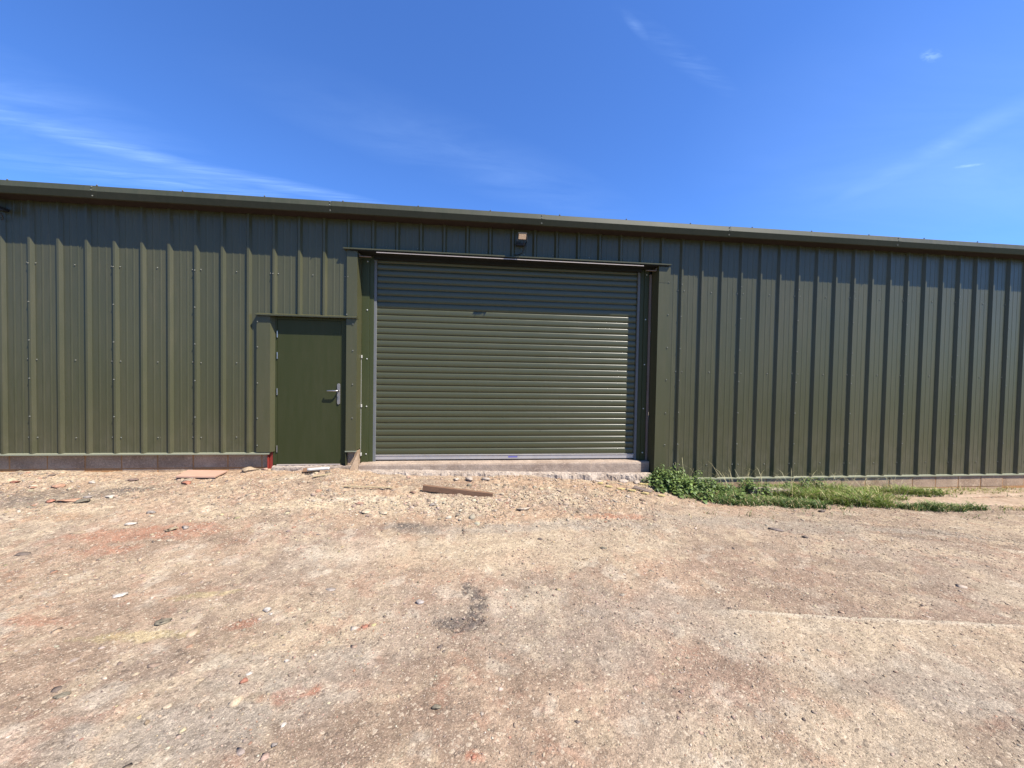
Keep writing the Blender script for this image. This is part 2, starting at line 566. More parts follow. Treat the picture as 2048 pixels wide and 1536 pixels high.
def toned(name, rough=.9, fine=190, bump=.5, var=.35, spec=.2, bdist=.003, trans=0, grains=False):
    m, nt, b = new_mat(name)
    a = N(nt, 'ShaderNodeAttribute', attribute_name='tone')
    n2 = noise(nt, fine, 3, .7)
    n3 = noise(nt, fine*.33, 4, .7)
    k = ramp(nt, n2, .3, .7, (1-var,)*3, (1+var,)*3)
    k3 = ramp(nt, n3, .3, .7, (1-var*.6,)*3, (1+var*.6,)*3)
    c = mixc(nt, 1.0, a.outputs['Color'], k, 'MULTIPLY')
    c = mixc(nt, 1.0, c, k3, 'MULTIPLY')
    nt.links.new(c, b.inputs['Base Color'])
    b.inputs['Roughness'].default_value = rough
    b.inputs['Specular IOR Level'].default_value = spec
    hv = None
    if grains:
        tcn = N(nt, 'ShaderNodeTexCoord')
        wz = N(nt, 'ShaderNodeTexNoise', ins={'Scale': 60, 'Detail': 2})
        nt.links.new(tcn.outputs['Object'], wz.inputs[0])
        va = N(nt, 'ShaderNodeVectorMath', operation='MULTIPLY_ADD')
        nt.links.new(wz.outputs['Color'], va.inputs[0])
        va.inputs[1].default_value = (.012, .012, .012)
        nt.links.new(tcn.outputs['Object'], va.inputs[2])
        for sc_, amt, lo, hi in ((62, .10, .965, .04), (150, .14, .96, .06), (330, .16, .95, .08)):
            vo = N(nt, 'ShaderNodeTexVoronoi', ins={'Scale': sc_, 'Randomness': 1.0})
            nt.links.new(va.outputs[0], vo.inputs[0])
            sp = N(nt, 'ShaderNodeSeparateColor')
            nt.links.new(vo.outputs['Color'], sp.inputs[0])
            k4 = ramp(nt, sp.outputs[0], 0, 1, (1-amt,)*3, (1+amt,)*3)
            c = mixc(nt, 1.0, c, k4, 'MULTIPLY')
            pale = math_n(nt, 'MULTIPLY', math_n(nt, 'GREATER_THAN', sp.outputs[1], lo), .55)
            c = mixc(nt, pale, c, (.42, .35, .26))
            dk = math_n(nt, 'MULTIPLY', math_n(nt, 'LESS_THAN', sp.outputs[1], hi*.6), .5)
            c = mixc(nt, dk, c, (.07, .055, .045))
            inv = math_n(nt, 'MULTIPLY', vo.outputs['Distance'], -1.3*62/sc_)
            hv = inv if hv is None else math_n(nt, 'ADD', hv, inv)
        nt.links.new(c, b.inputs['Base Color'])
    if bump:
        h = math_n(nt, 'ADD', n2, math_n(nt, 'MULTIPLY', n3, 1.6))
        if hv is not None:
            h = math_n(nt, 'ADD', h, hv)
        bp = N(nt, 'ShaderNodeBump', ins={'Strength': bump, 'Distance': bdist})
        nt.links.new(h, bp.inputs['Height'])
        nt.links.new(bp.outputs[0], b.inputs['Normal'])
    if trans:
        out = nt.nodes['Material Output']
        tr = N(nt, 'ShaderNodeBsdfTranslucent')
        nt.links.new(c, tr.inputs[0])
        mx = N(nt, 'ShaderNodeMixShader', ins={0: trans})
        nt.links.new(b.outputs[0], mx.inputs[1])
        nt.links.new(tr.outputs[0], mx.inputs[2])
        nt.links.new(mx.outputs[0], out.inputs[0])
    return m


M_clad = paint('olive_cladding_paint', (.050, .050, .024), .31, .34, .10, .30, (.16, .13, .09), .30)
M_trim = paint('olive_flashing_paint', (.050, .050, .024), .33, .30, .08, .20, (.16, .13, .09))
M_eave = paint('olive_eave_paint', (.042, .046, .028), .50, .25, .10, .08, (.16, .13, .09))
M_door = paint('green_door_paint', (.029, .034, .012), .45, .16, .06, .02, (.12, .10, .07))
M_guide = paint('green_guide_cover_paint', (.035, .042, .016), .42, .2, .08, .03, (.12, .10, .07))
M_curt = paint('olive_slat_paint', (.048, .050, .024), .31, .43, .03, 0, (.16, .13, .09))
M_drip = paint('pale_drip_trim', (.19, .20, .14), .4, .5, .2, 0, (.2, .16, .1))
M_alu = simple('mill_aluminium', (.115, .12, .12), .5, 0, .2, .1, 20)
M_rail = simple('aluminium_bottom_rail', (.40, .385, .37), .42, .5, .5, .12, 15)
M_steel = simple('stainless_steel', (.40, .385, .36), .38, 1.0, .5, .05, 20)
M_plate = simple('brushed_plate', (.20, .19, .18), .42, .5, .5, .1, 20)
M_screw = simple('screw_cap', (.12, .12, .095), .4, 0, .5, .1, 60)
M_screww = simple('zinc_screw', (.45, .45, .42), .4, .3, .5, .1, 60)
M_redox = simple('red_oxide_primer', (.20, .026, .018), .55, 0, .4, .3, 25)
M_galv = simple('galvanised_strip', (.34, .29, .25), .5, .2, .5, .15, 12)
M_brown = simple('weathered_batten', (.15, .115, .095), .8, 0, .2, .3, 25)
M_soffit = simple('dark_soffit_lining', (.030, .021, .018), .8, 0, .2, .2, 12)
M_batten = simple('pinkish_batten', (.15, .12, .10), .8, 0, .2, .25, 25)
M_black = simple('black_plastic', (.016, .016, .018), .5, 0, .5, .2, 40)
M_dark = simple('reveal_shade', (.02, .021, .02), .9, 0, .1, .2, 10)  # near-black colour stands for shade inside the reveal
M_white = simple('white_packer', (.38, .37, .34), .5, 0, .5, .1, 30)
M_blue = simple('blue_maker_label', (.12, .11, .30), .4, 0, .5, .1, 30)
M_glass = simple('floodlight_glass', (.62, .56, .50), .22, .85, .6, .1, 20)
M_slab = concrete('cast_concrete', (.31, .245, .19), (.22, .165, .125), 50, .7)
M_foot = concrete('broken_concrete', (.33, .28, .23), (.19, .145, .11), 38, 1.0)
M_block = concrete('grey_concrete_block', (.34, .25, .17), (.23, .155, .10), 60, .5)
M_mortar = simple('orange_sand_mortar', (.30, .165, .075), .95, 0, .1, .3, 40, .5)
M_apron = concrete('pale_dusty_concrete', (.31, .235, .17), (.23, .165, .11), 30, .7)
M_ground = toned('packed_dirt', .95, 260, .6, .18, .10, .006, 0, True)
M_pebble = toned('pebble', .85, 120, .5, .25, .25, .002)
M_leaf = toned('nettle_leaf', .5, 60, 0, .2, .4, .002, .25)
M_grass = toned('grass_blade', .5, 60, 0, .2, .35, .002, .35)


def wood(name, c, c2):
    m, nt, b = new_mat(name)
    n = noise(nt, 9, 6, .7, stretch=(1, 14, 14))
    nt.links.new(mixc(nt, ramp(nt, n, .35, .7), c, c2), b.inputs['Base Color'])
    b.inputs['Roughness'].default_value = .8
    bp = N(nt, 'ShaderNodeBump', ins={'Strength': .5, 'Distance': .002})
    nt.links.new(n, bp.inputs['Height'])
    nt.links.new(bp.outputs[0], b.inputs['Normal'])
    return m


M_timber = wood('brown_timber', (.165, .092, .050), (.08, .042, .024))
M_lath = wood('pale_lath', (.33, .26, .15), (.24, .19, .11))
M_tile = simple('pink_board', (.36, .225, .16), .7, 0, .3, .12, 9, .2)
M_chip = simple('yellow_chip', (.36, .29, .13), .8, 0, .2, .3, 30, .6)
M_stone = toned('stone', .85, 45, .8, .35, .25, .004)

# ------------------------------------------------------------------ ground sheet
def grow(a, step, n, k):
    out = []
    for i in range(n):
        a += step
        step *= k
        out.append(a)
    return out


xs = np.concatenate([np.array(grow(-7.6, -.03, 34, 1.27))[::-1], np.arange(-7.6, 11.2, .0125), np.array(grow(11.2, .03, 34, 1.27))])
ys = np.concatenate([np.array(grow(-4.75, -.02, 38, 1.25))[::-1], np.arange(-4.75, -3.2, .009), np.arange(-3.2, .12, .012), np.array(grow(.12, .03, 34, 1.27))])
XX, YY = np.meshgrid(xs, ys)
ZZ = G(XX, YY)
# under the shed the sheet drops a little so nothing pokes through the floor
ZZ = np.where(YY > .12, ZZ-.25*sstep(.12, .4, YY), ZZ)
CC = ground_color(XX, YY)
nx, ny = len(xs), len(ys)
idx = np.arange(nx*ny).reshape(ny, nx)
F = np.stack([idx[:-1, :-1], idx[:-1, 1:], idx[1:, 1:], idx[1:, :-1]], -1).reshape(-1, 4)
g = np_mesh('ground', np.stack([XX, YY, ZZ], -1).reshape(-1, 3), F, M_ground, CC.reshape(-1, 3), smooth=True)
tag(g, 'dry pinkish dirt yard, packed and stony', None, None, 'structure')
del XX, YY, ZZ, CC, F, idx

# ------------------------------------------------------------------ loose stones
def ico():
    t = (1+5**.5)/2
    v = np.array([(-1, t, 0), (1, t, 0), (-1, -t, 0), (1, -t, 0), (0, -1, t), (0, 1, t), (0, -1, -t), (0, 1, -t), (t, 0, -1), (t, 0, 1), (-t, 0, -1), (-t, 0, 1)], float)
    v /= np.linalg.norm(v[0])
    f = np.array([(0, 11, 5), (0, 5, 1), (0, 1, 7), (0, 7, 10), (0, 10, 11), (1, 5, 9), (5, 11, 4), (11, 10, 2), (10, 7, 6), (7, 1, 8),
                  (3, 9, 4), (3, 4, 2), (3, 2, 6), (3, 6, 8), (3, 8, 9), (4, 9, 5), (2, 4, 11), (6, 2, 10), (8, 6, 7), (9, 8, 1)])
    return v, f


IV, IF = ico()


def pebbles(X, Y, R, C, name, label, flat=1.0, up=0.0):
    n = len(X)
    V = np.repeat(IV[None], n, 0)+rng.uniform(-.28, .28, (n, 12, 3))
    sc3 = np.stack([R*rng.uniform(.8, 1.5, n), R*rng.uniform(.7, 1.1, n), R*flat*rng.uniform(.4, .8, n)], -1)
    V *= sc3[:, None]
    a = rng.uniform(0, 6.28, n)
    ca, sa = np.cos(a)[:, None], np.sin(a)[:, None]
    x = V[..., 0]*ca-V[..., 1]*sa; y = V[..., 0]*sa+V[..., 1]*ca
    z = V[..., 2]+x*rng.uniform(-.2, .2, (n, 1))
    Zg = G(X, Y)+sc3[:, 2]*(rng.uniform(-.55, .30, n)+up)
    P = np.stack([x+X[:, None], y+Y[:, None], z+Zg[:, None]], -1).reshape(-1, 3)
    Fc = (IF[None]+12*np.arange(n)[:, None, None]).reshape(-1, 3)
    o = np_mesh(name, P, Fc, M_pebble, np.repeat(C, 12, 0))
    tag(o, label, 'gravel', None, 'stuff')
    return o


def pal_pick(n, names, p):
    k = rng.choice(len(names), n, p=p)
    C = np.array([PAL[a] for a in names])[k]
    C = C*.6+np.array([.47, .35, .25])*.4
    return np.clip(C*rng.uniform(.7, 1.2, (n, 1))*rng.uniform(.94, 1.06, (n, 3)), .02, .85)*ALB


# fine grit over the whole yard
n = 95000
d = rng.uniform(1.15, 5.6, n)
th = rng.uniform(-1.55, 1.85, n)
X = d*th; Y = d-5.71
keep = rng.uniform(0, 1, n) < .35+.65*sstep(-.15, .15, fbm(X, Y, 1.3, 3, 401))
keep &= dark_patch(X, Y) < .7
X, Y, d = X[keep], Y[keep], d[keep]
R = np.exp(rng.normal(0, .42, len(X)))*(.0017+.0008*d)
pebbles(X, Y, R, pal_pick(len(X), ['tan', 'cream', 'grey', 'dark', 'white', 'red', 'brown'], [.30, .20, .16, .12, .07, .04, .11]),
        'gravel', 'fine loose grit and pebbles scattered over the whole yard')
# rubble near the building
n = 60000
X = rng.uniform(-8, 4.2, n); Y = rng.uniform(-1.9, .0, n)
keep = rng.uniform(0, 1, n) < rub(X, Y)*.42*(.12+.88*sstep(-.08, .15, fbm(X, Y, 2.5, 3, 402)))
X, Y = X[keep], Y[keep]
R = np.exp(rng.normal(0, .55, len(X)))*.0078
pebbles(X, Y, R, pal_pick(len(X), ['tan', 'cream', 'grey', 'dark', 'white', 'red', 'orange', 'brown'], [.20, .28, .11, .10, .10, .05, .06, .10]),
        'rubble_gravel', 'coarser pale rubble spread in front of the concrete slab and left wall')
# flat stones trodden flush into the dirt
n = 9000
X = rng.uniform(-7, 6, n); Y = rng.uniform(-4.5, -.5, n)
keep = rng.uniform(0, 1, n) < (.10+.55*sstep(1.0, -1.5, X)*1.0)*(.25+.75*sstep(-.1, .15, fbm(X, Y, 1.8, 3, 403)))
keep &= (np.abs(X) < (Y+5.71)*1.7+.5) & (dark_patch(X, Y) < .6)
X, Y = X[keep], Y[keep]
pebbles(X, Y, np.exp(rng.normal(0, .5, len(X)))*.0115*(.55+.12*(Y+5.7)), pal_pick(len(X), ['tan', 'cream', 'grey', 'dark', 'white', 'red', 'brown', 'yellow'], [.16, .28, .13, .06, .16, .05, .12, .04]),
        'trodden_stones', 'flat pale and brown stones pressed into the packed dirt', .45, -.15)
# pale chalky clods below the slab
n = 7000
X = rng.uniform(-2.2, 3.0, n); Y = rng.uniform(-1.6, -.25, n)
m = np.maximum(ell(X, Y, -.45, -1.12, 1.0, .30, 0, 411, .6), .75*ell(X, Y, 1.25, -.95, 1.2, .30, -.1, 412, .7))
keep = rng.uniform(0, 1, n) < .8*m
X, Y = X[keep], Y[keep]
pebbles(X, Y, np.exp(rng.normal(0, .45, len(X)))*.0095, pal_pick(len(X), ['cream', 'white', 'tan', 'grey'], [.42, .16, .3, .12])*1.05,
        'chalk_clods', 'pale chalky clods heaped in front of the concrete slab', 1.0, .12)
# clods in the dark scuffed patch
n = 1500
X = rng.uniform(-.3, .25, n); Y = rng.uniform(-3.4, -2.5, n)
k = rng.uniform(0, 1, n) < .7*dark_patch(X, Y)
X, Y = X[k], Y[k]
pebbles(X, Y, np.exp(rng.normal(0, .4, len(X)))*.0055, .75*pal_pick(len(X), ['dark', 'brown', 'grey', 'tan'], [.62, .2, .13, .05]),
        'dark_grit', 'broken dark grit in the small triangular scuffed patch mid yard')


def rock(x, y, r, c, label, flat=.6, elong=1.3, rz=0, name='stone', group=None, cat='stone', seed=0, sink=.25):
    rs = np.random.default_rng(int(abs(x*1000)+abs(y*77))+seed)
    V, Fc = IV.copy(), IF.copy()
    # one subdivision by edge midpoints
    e = {}
    V = list(map(tuple, V)); NF = []

    def mid(a, b):
        k = (min(a, b), max(a, b))
        if k not in e:
            m = (np.array(V[a])+np.array(V[b]))/2
            V.append(tuple(m/np.linalg.norm(m)))
            e[k] = len(V)-1
        return e[k]
    for a, b, c3 in Fc:
        ab, bc, ca = mid(a, b), mid(b, c3), mid(c3, a)
        NF += [(a, ab, ca), (b, bc, ab), (c3, ca, bc), (ab, bc, ca)]
    V = np.array(V)
    # chop with a few random planes for an angular stone
    for i in range(9):
        nrm = rs.normal(size=3); nrm /= np.linalg.norm(nrm)
        dd = V@nrm-rs.uniform(.35, .75)
        V = V-np.outer(np.maximum(dd, 0), nrm)
    V += rs.uniform(-.09, .09, V.shape)
    V *= np.array([r*elong, r, r*flat])
    cz, sz = math.cos(rz), math.sin(rz)
    V = np.stack([V[:, 0]*cz-V[:, 1]*sz, V[:, 0]*sz+V[:, 1]*cz, V[:, 2]], -1)
    z = float(G(x, y))
    C = (np.array(c)*.68+np.array(PAL['tan'])*.32)*ALB*np.ones((len(V), 3))
    o = np_mesh(name, V+np.array([x, y, z+r*flat*(1-2*sink)*.8]), NF, M_stone, C, org=(x, y, z))
    tag(o, label, cat, group)
    return o


W_, CR, GR, DK, RD, OR_, TN, GG = (.68, .63, .56), (.58, .48, .34), (.33, .31, .29), (.07, .065, .07), (.42, .13, .08), (.52, .27, .17), (.42, .31, .22), (.14, .15, .11)
ROCKS = [
    (-5.43, -.47, .050, RD, 'broken red brick lump near the left edge beside the block base', .6, 1.4, 0),
    (-5.13, -.56, .036, CR, 'pale rounded stone just right of the red brick lump by the left wall', .6, 1.3, .2),
    (-4.87, -.56, .055, OR_, 'orange-pink stone in the dark grit near the left wall', .5, 1.5, -.2),
    (-4.61, -.44, .034, W_, 'bright white stone in front of the left block base', .7, 1.2, 0),
    (-4.52, -1.02, .038, RD, 'small red brick chip left of a flat pink stone', .5, 1.4, 0),
    (-4.36, -1.00, .072, OR_, 'flat pinkish stone lying against a dark green-grey rock', .35, 1.7, .1),
    (-4.18, -1.04, .055, GG, 'dark green-grey rock beside the flat pink stone', .6, 1.4, .3),
    (-4.24, -.93, .034, GR, 'grey stone sitting behind the dark green-grey rock', .7, 1.3, .1),
    (-4.28, -.32, .055, (.13, .08, .085), 'dark purplish flat stone in the middle of the left wall foot', .35, 1.6, .2),
    (-3.50, -.50, .060, RD, 'terracotta shard sticking out under the pink board', .45, 1.6, -.5),
    (-4.04, -.88, .034, W_, 'small white flat stone in the grey ash patch', .35, 1.8, .1),
    (-3.32, -1.29, .034, GR, 'dark grey stone on the left slope in a pale chip cluster', .7, 1.3, .1),
    (-3.26, -1.36, .026, CR, 'cream chip touching the dark grey stone on the left slope', .6, 1.4, .4),
    (-3.33, -1.52, .036, W_, 'white flaky stone pair-end above the red soil streak', .4, 1.7, .1),
    (-2.86, -1.67, .045, (.38, .32, .2), 'yellow-brown stone at the right end of the red soil streak', .6, 1.4, .3),
    (-2.76, -1.63, .034, GR, 'blue-grey stone on the far side of the yellow-brown stone', .6, 1.3, .2),
    (-3.77, -2.02, .040, DK, 'black slate piece on its own at the far left of the yard', .4, 1.8, .1),
    (-3.28, -2.30, .018, DK, 'small dark purple pebble below the black slate piece', .6, 1.5, .1),
    (-2.50, -2.67, .040, W_, 'flat white chalk piece on plain dirt in the left half', .2, 2.0, .25),
    (-2.87, -2.77, .018, CR, 'small pale pebble left of the flat white chalk piece', .6, 1.3, .5),
    (-1.95, -3.02, .034, GG, 'mossy dark clod behind the yellow smear', .5, 1.7, .4),
    (-1.36, -2.93, .026, W_, 'white angular stone with smaller white chips, left of centre', .7, 1.3, -.2),
    (-1.32, -2.97, .014, W_, 'white chip at the right foot of the white angular stone', .7, 1.4, 0),
    (-1.36, -3.03, .012, W_, 'tiny white pebble in front of the white angular stone', .8, 1.0, 0),
    (-1.17, -3.51, .016, W_, 'white sharp pebble just above the red stone', .7, 1.4, .4),
    (-1.17, -3.57, .020, RD, 'red brick pebble in the left foreground', .7, 1.4, .2),
    (-1.21, -3.52, .009, DK, 'black pebble left of the red brick pebble', .7, 1.3, .2),
    (-1.01, -3.43, .013, W_, 'pale two-tone pebble in the foreground right of the red pebble', .8, 1.3, .5),
    (-1.44, -3.69, .017, CR, 'tan elongated pebble in the left foreground', .6, 1.7, .5),
    (-.84, -3.84, .014, W_, 'white oval pebble near the bottom, left of centre', .6, 1.5, .9),
    (-.83, -3.94, .015, GR, 'grey round pebble below the white oval pebble', .7, 1.2, .3),
    (-1.30, -3.70, .013, TN, 'brown pebble between the tan elongated pebble and the next brown one', .7, 1.2, .2),
    (-1.23, -3.72, .013, TN, 'brown round pebble in the grey streak of the left foreground', .8, 1.1, .2),
    (-2.01, -3.58, .024, GG, 'dark flaky clod at the far left foreground', .3, 1.8, .2),
    (-1.03, -2.68, .032, GR, 'flat grey stone set in the dirt left of centre', .25, 1.4, .1),
    (-1.14, -2.73, .024, (.3, .24, .18), 'flat brown stone set in the dirt beside the flat grey one', .25, 1.4, .1),
    (-.34, -2.91, .030, (.45, .42, .4), 'grey and white banded stone left of the dark scuffed patch', .6, 1.4, -.1),
    (-.55, -3.05, .012, DK, 'small black oblong pebble left of the banded stone', .6, 1.7, 0),
    (-.65, -3.15, .020, RD, 'red brick fragment in the middle foreground', .4, 1.3, .2),
    (-.62, -3.30, .014, DK, 'black pebble in front of the red brick fragment', .7, 1.2, .4),
    (-.15, -3.38, .018, DK, 'dark clod in front of the dark scuffed patch', .6, 1.3, .3),
    (-.13, -3.42, .010, DK, 'tiny black pebble at the foot of the dark clod', .7, 1.2, .3),
    (-.14, -3.81, .023, GG, 'dark green-grey lump in the centre foreground', .5, 1.5, -.2),
    (.04, -4.08, .013, RD, 'red chip at the very bottom of the yard', .4, 1.3, 0),
    (.73, -1.93, .022, DK, 'dark stone on the pale dirt below the roller door', .5, 1.5, -.3),
    (1.31, -2.17, .024, GG, 'dark clod with a paler tip right of centre', .5, 1.7, -.1),
    (1.07, -2.36, .028, (.25, .19, .12), 'brown mossy clod right of centre', .35, 1.6, 0),
    (.54, -3.95, .011, DK, 'small black stone in the centre-right foreground', .6, 1.4, .2),
    (.44, -3.78, .010, DK, 'dark pebble pair-end in the centre-right foreground', .6, 1.2, .2),
    (.45, -3.74, .007, DK, 'tiny dark pebble above the dark foreground pair', .6, 1.2, .2),
    (4.69, -1.11, .050, DK, 'dark grey stone on bare dirt below the grass', .6, 1.2, .1),
    (3.45, -1.76, .050, (.12, .11, .12), 'long dark stone on the grey dirt right of the red streak', .4, 2.0, -.4),
    (3.62, -1.98, .026, DK, 'small black stone below the long dark stone', .6, 1.6, -.2),
    (1.91, -3.14, .016, DK, 'black chip just above the pale ledge', .5, 1.6, -.3),
    (.42, -.82, .045, CR, 'pale stone against the right end of the brown timber', .7, 1.3, .2),
    (-.41, -1.13, .040, GR, 'grey angular stone in the rubble below the brown timber', .8, 1.2, .4),
    (-.69, -.78, .036, (.16, .07, .05), 'dark red chip left of the brown timber', .5, 1.4, -.6),
    (.66, -1.25, .055, (.5, .42, .33), 'pale flat stone in the rubble right of the timber', .35, 1.8, -.1),
    (-1.12, -1.32, .050, CR, 'cream slab-like stone at the near edge of the rubble', .4, 1.5, .1),
    (-.92, -1.33, .042, CR, 'cream stone right of the cream slab-like stone', .4, 1.5, -.2),
    (-2.98, -.06, .085, (.50, .38, .24), 'yellowish lump of mortar at the left foot of the side door', .5, 1.3, 0),
    (-2.82, -.02, .055, (.42, .26, .19), 'pink lump of mortar at the foot of the red column', .5, 1.5, .3),
]
for a in ROCKS:
    rock(a[0], a[1], a[2], a[3], a[4], a[5], a[6], a[7])

# ------------------------------------------------------------------ the shed
XL, XR, YB = -14.07, 21.93, 12.5
shed = empty('metal_shed', (0, .03, -1.6))
tag(shed, 'long low olive green metal-clad shed with a roller shutter and a side door', 'building')
K0 = -6.07                      # x of crown left edge of rib 0
CR0, FL, DP = .026, .024, .034  # crown width, flank width, rib depth


def profile(x0, x1):
    """(x, y) of the trapezoid sheet between x0 and x1"""
    pts = []
    k = int(math.floor((x0-K0)*3))-1
    while K0+k/3 < x1+.4:
        c = K0+k/3
        tw = 1/3-CR0-2*FL
        t0 = c+CR0+FL
        pts += [(c-FL, DP), (c, 0), (c+CR0, 0), (t0, DP)]
        for q in (.33, .67):
            m = t0+tw*q
            pts += [(m-.014, DP), (m-.007, DP-.0028), (m+.007, DP-.0028), (m+.014, DP)]
        k += 1
    pts.sort(key=lambda p: p[0])
    out = []
    for (a, b) in zip(pts, pts[1:]):
        for xx in (x0, x1):
            if a[0] < xx < b[0]:
                t = (xx-a[0])/(b[0]-a[0])
                out.append((xx, a[1]+t*(b[1]-a[1])))
        if x0 <= b[0] <= x1:
            out.append(b)
    out = sorted(set(out), key=lambda p: p[0])
    return out


BANDS = [(XL, -2.93, -1.145), (-2.93, -1.70, .775), (-1.70, 3.0, 1.735), (3.0, XR, -1.580)]
SCREWS = []                     # (x, y, z, sheet)
sheets = []
k = -23
x = K0+k/3
while x < XR-.05:
    x1 = min(x+1.0, XR)
    mb = MB()
    for (a, b, zb) in BANDS:
        u0, u1 = max(a, x), min(b, x1)
        if u1-u0 < .004:
            continue
        P = profile(u0, u1)
        n = len(P)
        dz = -.0012
        mb.add([(px, py, zb) for px, py in P]+[(px, py, 2.21) for px, py in P], [(i, i+1, n+i+1, n+i) for i in range(n-1)])
        # 1 mm gauge back face so the sheet has thickness
        mb.add([(px, py+.0012, zb) for px, py in P]+[(px, py+.0012, 2.21) for px, py in P], [(i+1, i, n+i, n+i+1) for i in range(n-1)])
    sh = mb.build('cladding_sheet', M_clad, shed)
    sheets.append((x, x1, sh))
    for (dx, rows) in ((-.040, 'r'), (CR0+.036, 'r'), (.5+.02, 'r'), (.006, 's')):
        px = x+dx
        for (a, b, zb) in BANDS:
            if a+.03 < px < b-.03:
                if rows == 'r':
                    zs = [1.365, .10, zb+.21] if zb < 1 and zb < 0 else ([1.365] if zb < 1 else [zb+.07])
                    zs = [z for z in zs if z < 1.9]
                    for z in zs:
                        SCREWS.append((px, DP, z+random.uniform(-.006, .006), sh))
                else:
                    z = 1.35 if px < 0 else 1.46
                    while z > zb+.12:
                        SCREWS.append((px, 0, z, sh))
                        z -= .5
    x += 1.0


def screw_mesh(r=.0085, h=.010):
    mb = MB()
    n = 6
    rings = [(r*1.25, 0), (r*1.25, -.002), (r*.8, -.0025), (r*.78, -h*.85), (r*.55, -h)]
    for rr, yy in rings:
        for q in range(n):
            mb.v.append((rr*math.cos(q*math.pi/3), yy, rr*math.sin(q*math.pi/3)))
    for i in range(len(rings)-1):
        for q in range(n):
            mb.f.append((i*n+q, i*n+(q+1) % n, (i+1)*n+(q+1) % n, (i+1)*n+q))
    mb.f.append(tuple((len(rings)-1)*n+q for q in range(n)))
    return mb


SMB = screw_mesh()
SCREWS.sort(key=lambda s: (s[0])**2+5.7**2+s[2]**2)
vis = [s for s in SCREWS if -6.3 < s[0] < 10.2]
sm = bpy.data.meshes.new('screw')
sm.from_pydata(SMB.v, [], SMB.f)
sm.materials.append(M_screw)
for (px, py, pz, sh) in vis[:84]:
    o = bpy.data.objects.new('screw', sm)
    o.parent = sh
    og = sh['_org']
    o.location = (px-og[0], py-.0005-og[1], pz-og[2])
    col.objects.link(o)
mb = MB()
for (px, py, pz, sh) in vis[84:]:
    mb.add([(a+px, b+py-.0005, c+pz) for a, b, c in SMB.v], SMB.f)
o = mb.build('screws', M_screw, shed)
tag(o, kind='stuff')

# eave flashing in 2.9 m lengths, lapped; roof sheets behind
OV = .228
joints = [-13.45, -10.56, -7.66, -4.77, -1.885, 1.017, 3.903, 6.794, 9.69, 12.6, 15.5, 18.4, XR]
jx = XL
EP = [(-OV+.06, 2.318), (-OV+.022, 2.313), (-OV+.013, 2.306), (-OV, 2.238), (-OV+.033, 2.163), (-OV+.06, 2.1610), (-OV+.06, 2.1640), (-OV+.035, 2.166), (-OV+.003, 2.238), (-OV+.016, 2.303), (-OV+.06, 2.314)]
for i, j in enumerate(joints):
    mb = MB()
    e = .0022*(i % 2)
    # profile as an open sheet with lap
    P = [(y-e, z+e) for y, z in EP]
    mb.xprism(P, jx, min(j+.03, XR))
    jt = mb.build('eave_flashing', M_eave, shed)
    # fixings at the lap
    sb = MB()
    for (yy, zz_) in ((-OV+.009-e, 2.292), (-OV+.002-e, 2.250), (-OV+.020-e, 2.185)):
        sb.add([(a+j-.02, b+yy, c+zz_) for a, b, c in SMB.v], SMB.f)
    if j < XR:
        sb.build('lap_screw', M_screw, jt)
    jx = j
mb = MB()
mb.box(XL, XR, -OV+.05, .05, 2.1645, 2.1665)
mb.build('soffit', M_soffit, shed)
mb = MB()
# roof slope: trapezoid sheets seen only from elsewhere, with ridge
nr = int((XR-XL)*3)
P = []
for q in range(nr+1):
    c = XL+q/3
    P += [(c, .034), (c+.026, .034), (c+.05, 0), (c+.30, 0)]
P = [(min(a, XR), b) for a, b in P]
RY0, RZ0, RY1, RZ1 = -OV+.045, 2.319, YB/2, 3.0
n = len(P)
mb.add([(a, RY0, RZ0+b) for a, b in P]+[(a, RY1, RZ1+b) for a, b in P], [(i, i+1, n+i+1, n+i) for i in range(n-1)])
mb.add([(a, RY1, RZ1+b) for a, b in P]+[(a, YB+.2, RZ0+b) for a, b in P], [(i, i+1, n+i+1, n+i) for i in range(n-1)])
# roof crests stay under the eave sight line
mb.v = [(a, b, c-.034-.006) for a, b, c in mb.v]
mb.build('roof', M_eave, shed)
mb = MB()
for q in range(int(XR-XL)):
    cx_ = XL+.33+q*1.0
    mb.add([(a+cx_, c*1.0-OV+.02, -b*1.4+2.3165) for a, b, c in SMB.v], SMB.f)
tag(mb.build('roof_screws', M_screw, shed), kind='stuff')
mb = MB()
mb.box(XL-.02, XL, .03, YB, -1.7, 2.25).box(XR, XR+.02, .03, YB, -1.7, 2.25).box(XL, XR, YB-.02, YB, -1.7, 2.25)
mb.add([(XL-.01, .03, 2.25), (XL-.01, YB, 2.25), (XL-.01, YB/2, 2.93)], [(0, 1, 2)])
mb.add([(XR+.01, .03, 2.25), (XR+.01, YB, 2.25), (XR+.01, YB/2, 2.93)], [(0, 1, 2)])
mb.build('end_wall', M_clad, shed)

# drip trim under the sheets
def drip(x0, x1, z, y0=-.016):
    mb = MB()
    mb.xprism([(y0, z-.014), (y0, z+.002), (.050, z+.010), (.050, z+.006), (y0+.003, z-.001), (y0+.003, z-.014)], x0, x1)
    return mb.build('drip_trim', M_drip, shed)


drip(XL, -2.765, -1.152)
drip(3.05, XR, -1.588)

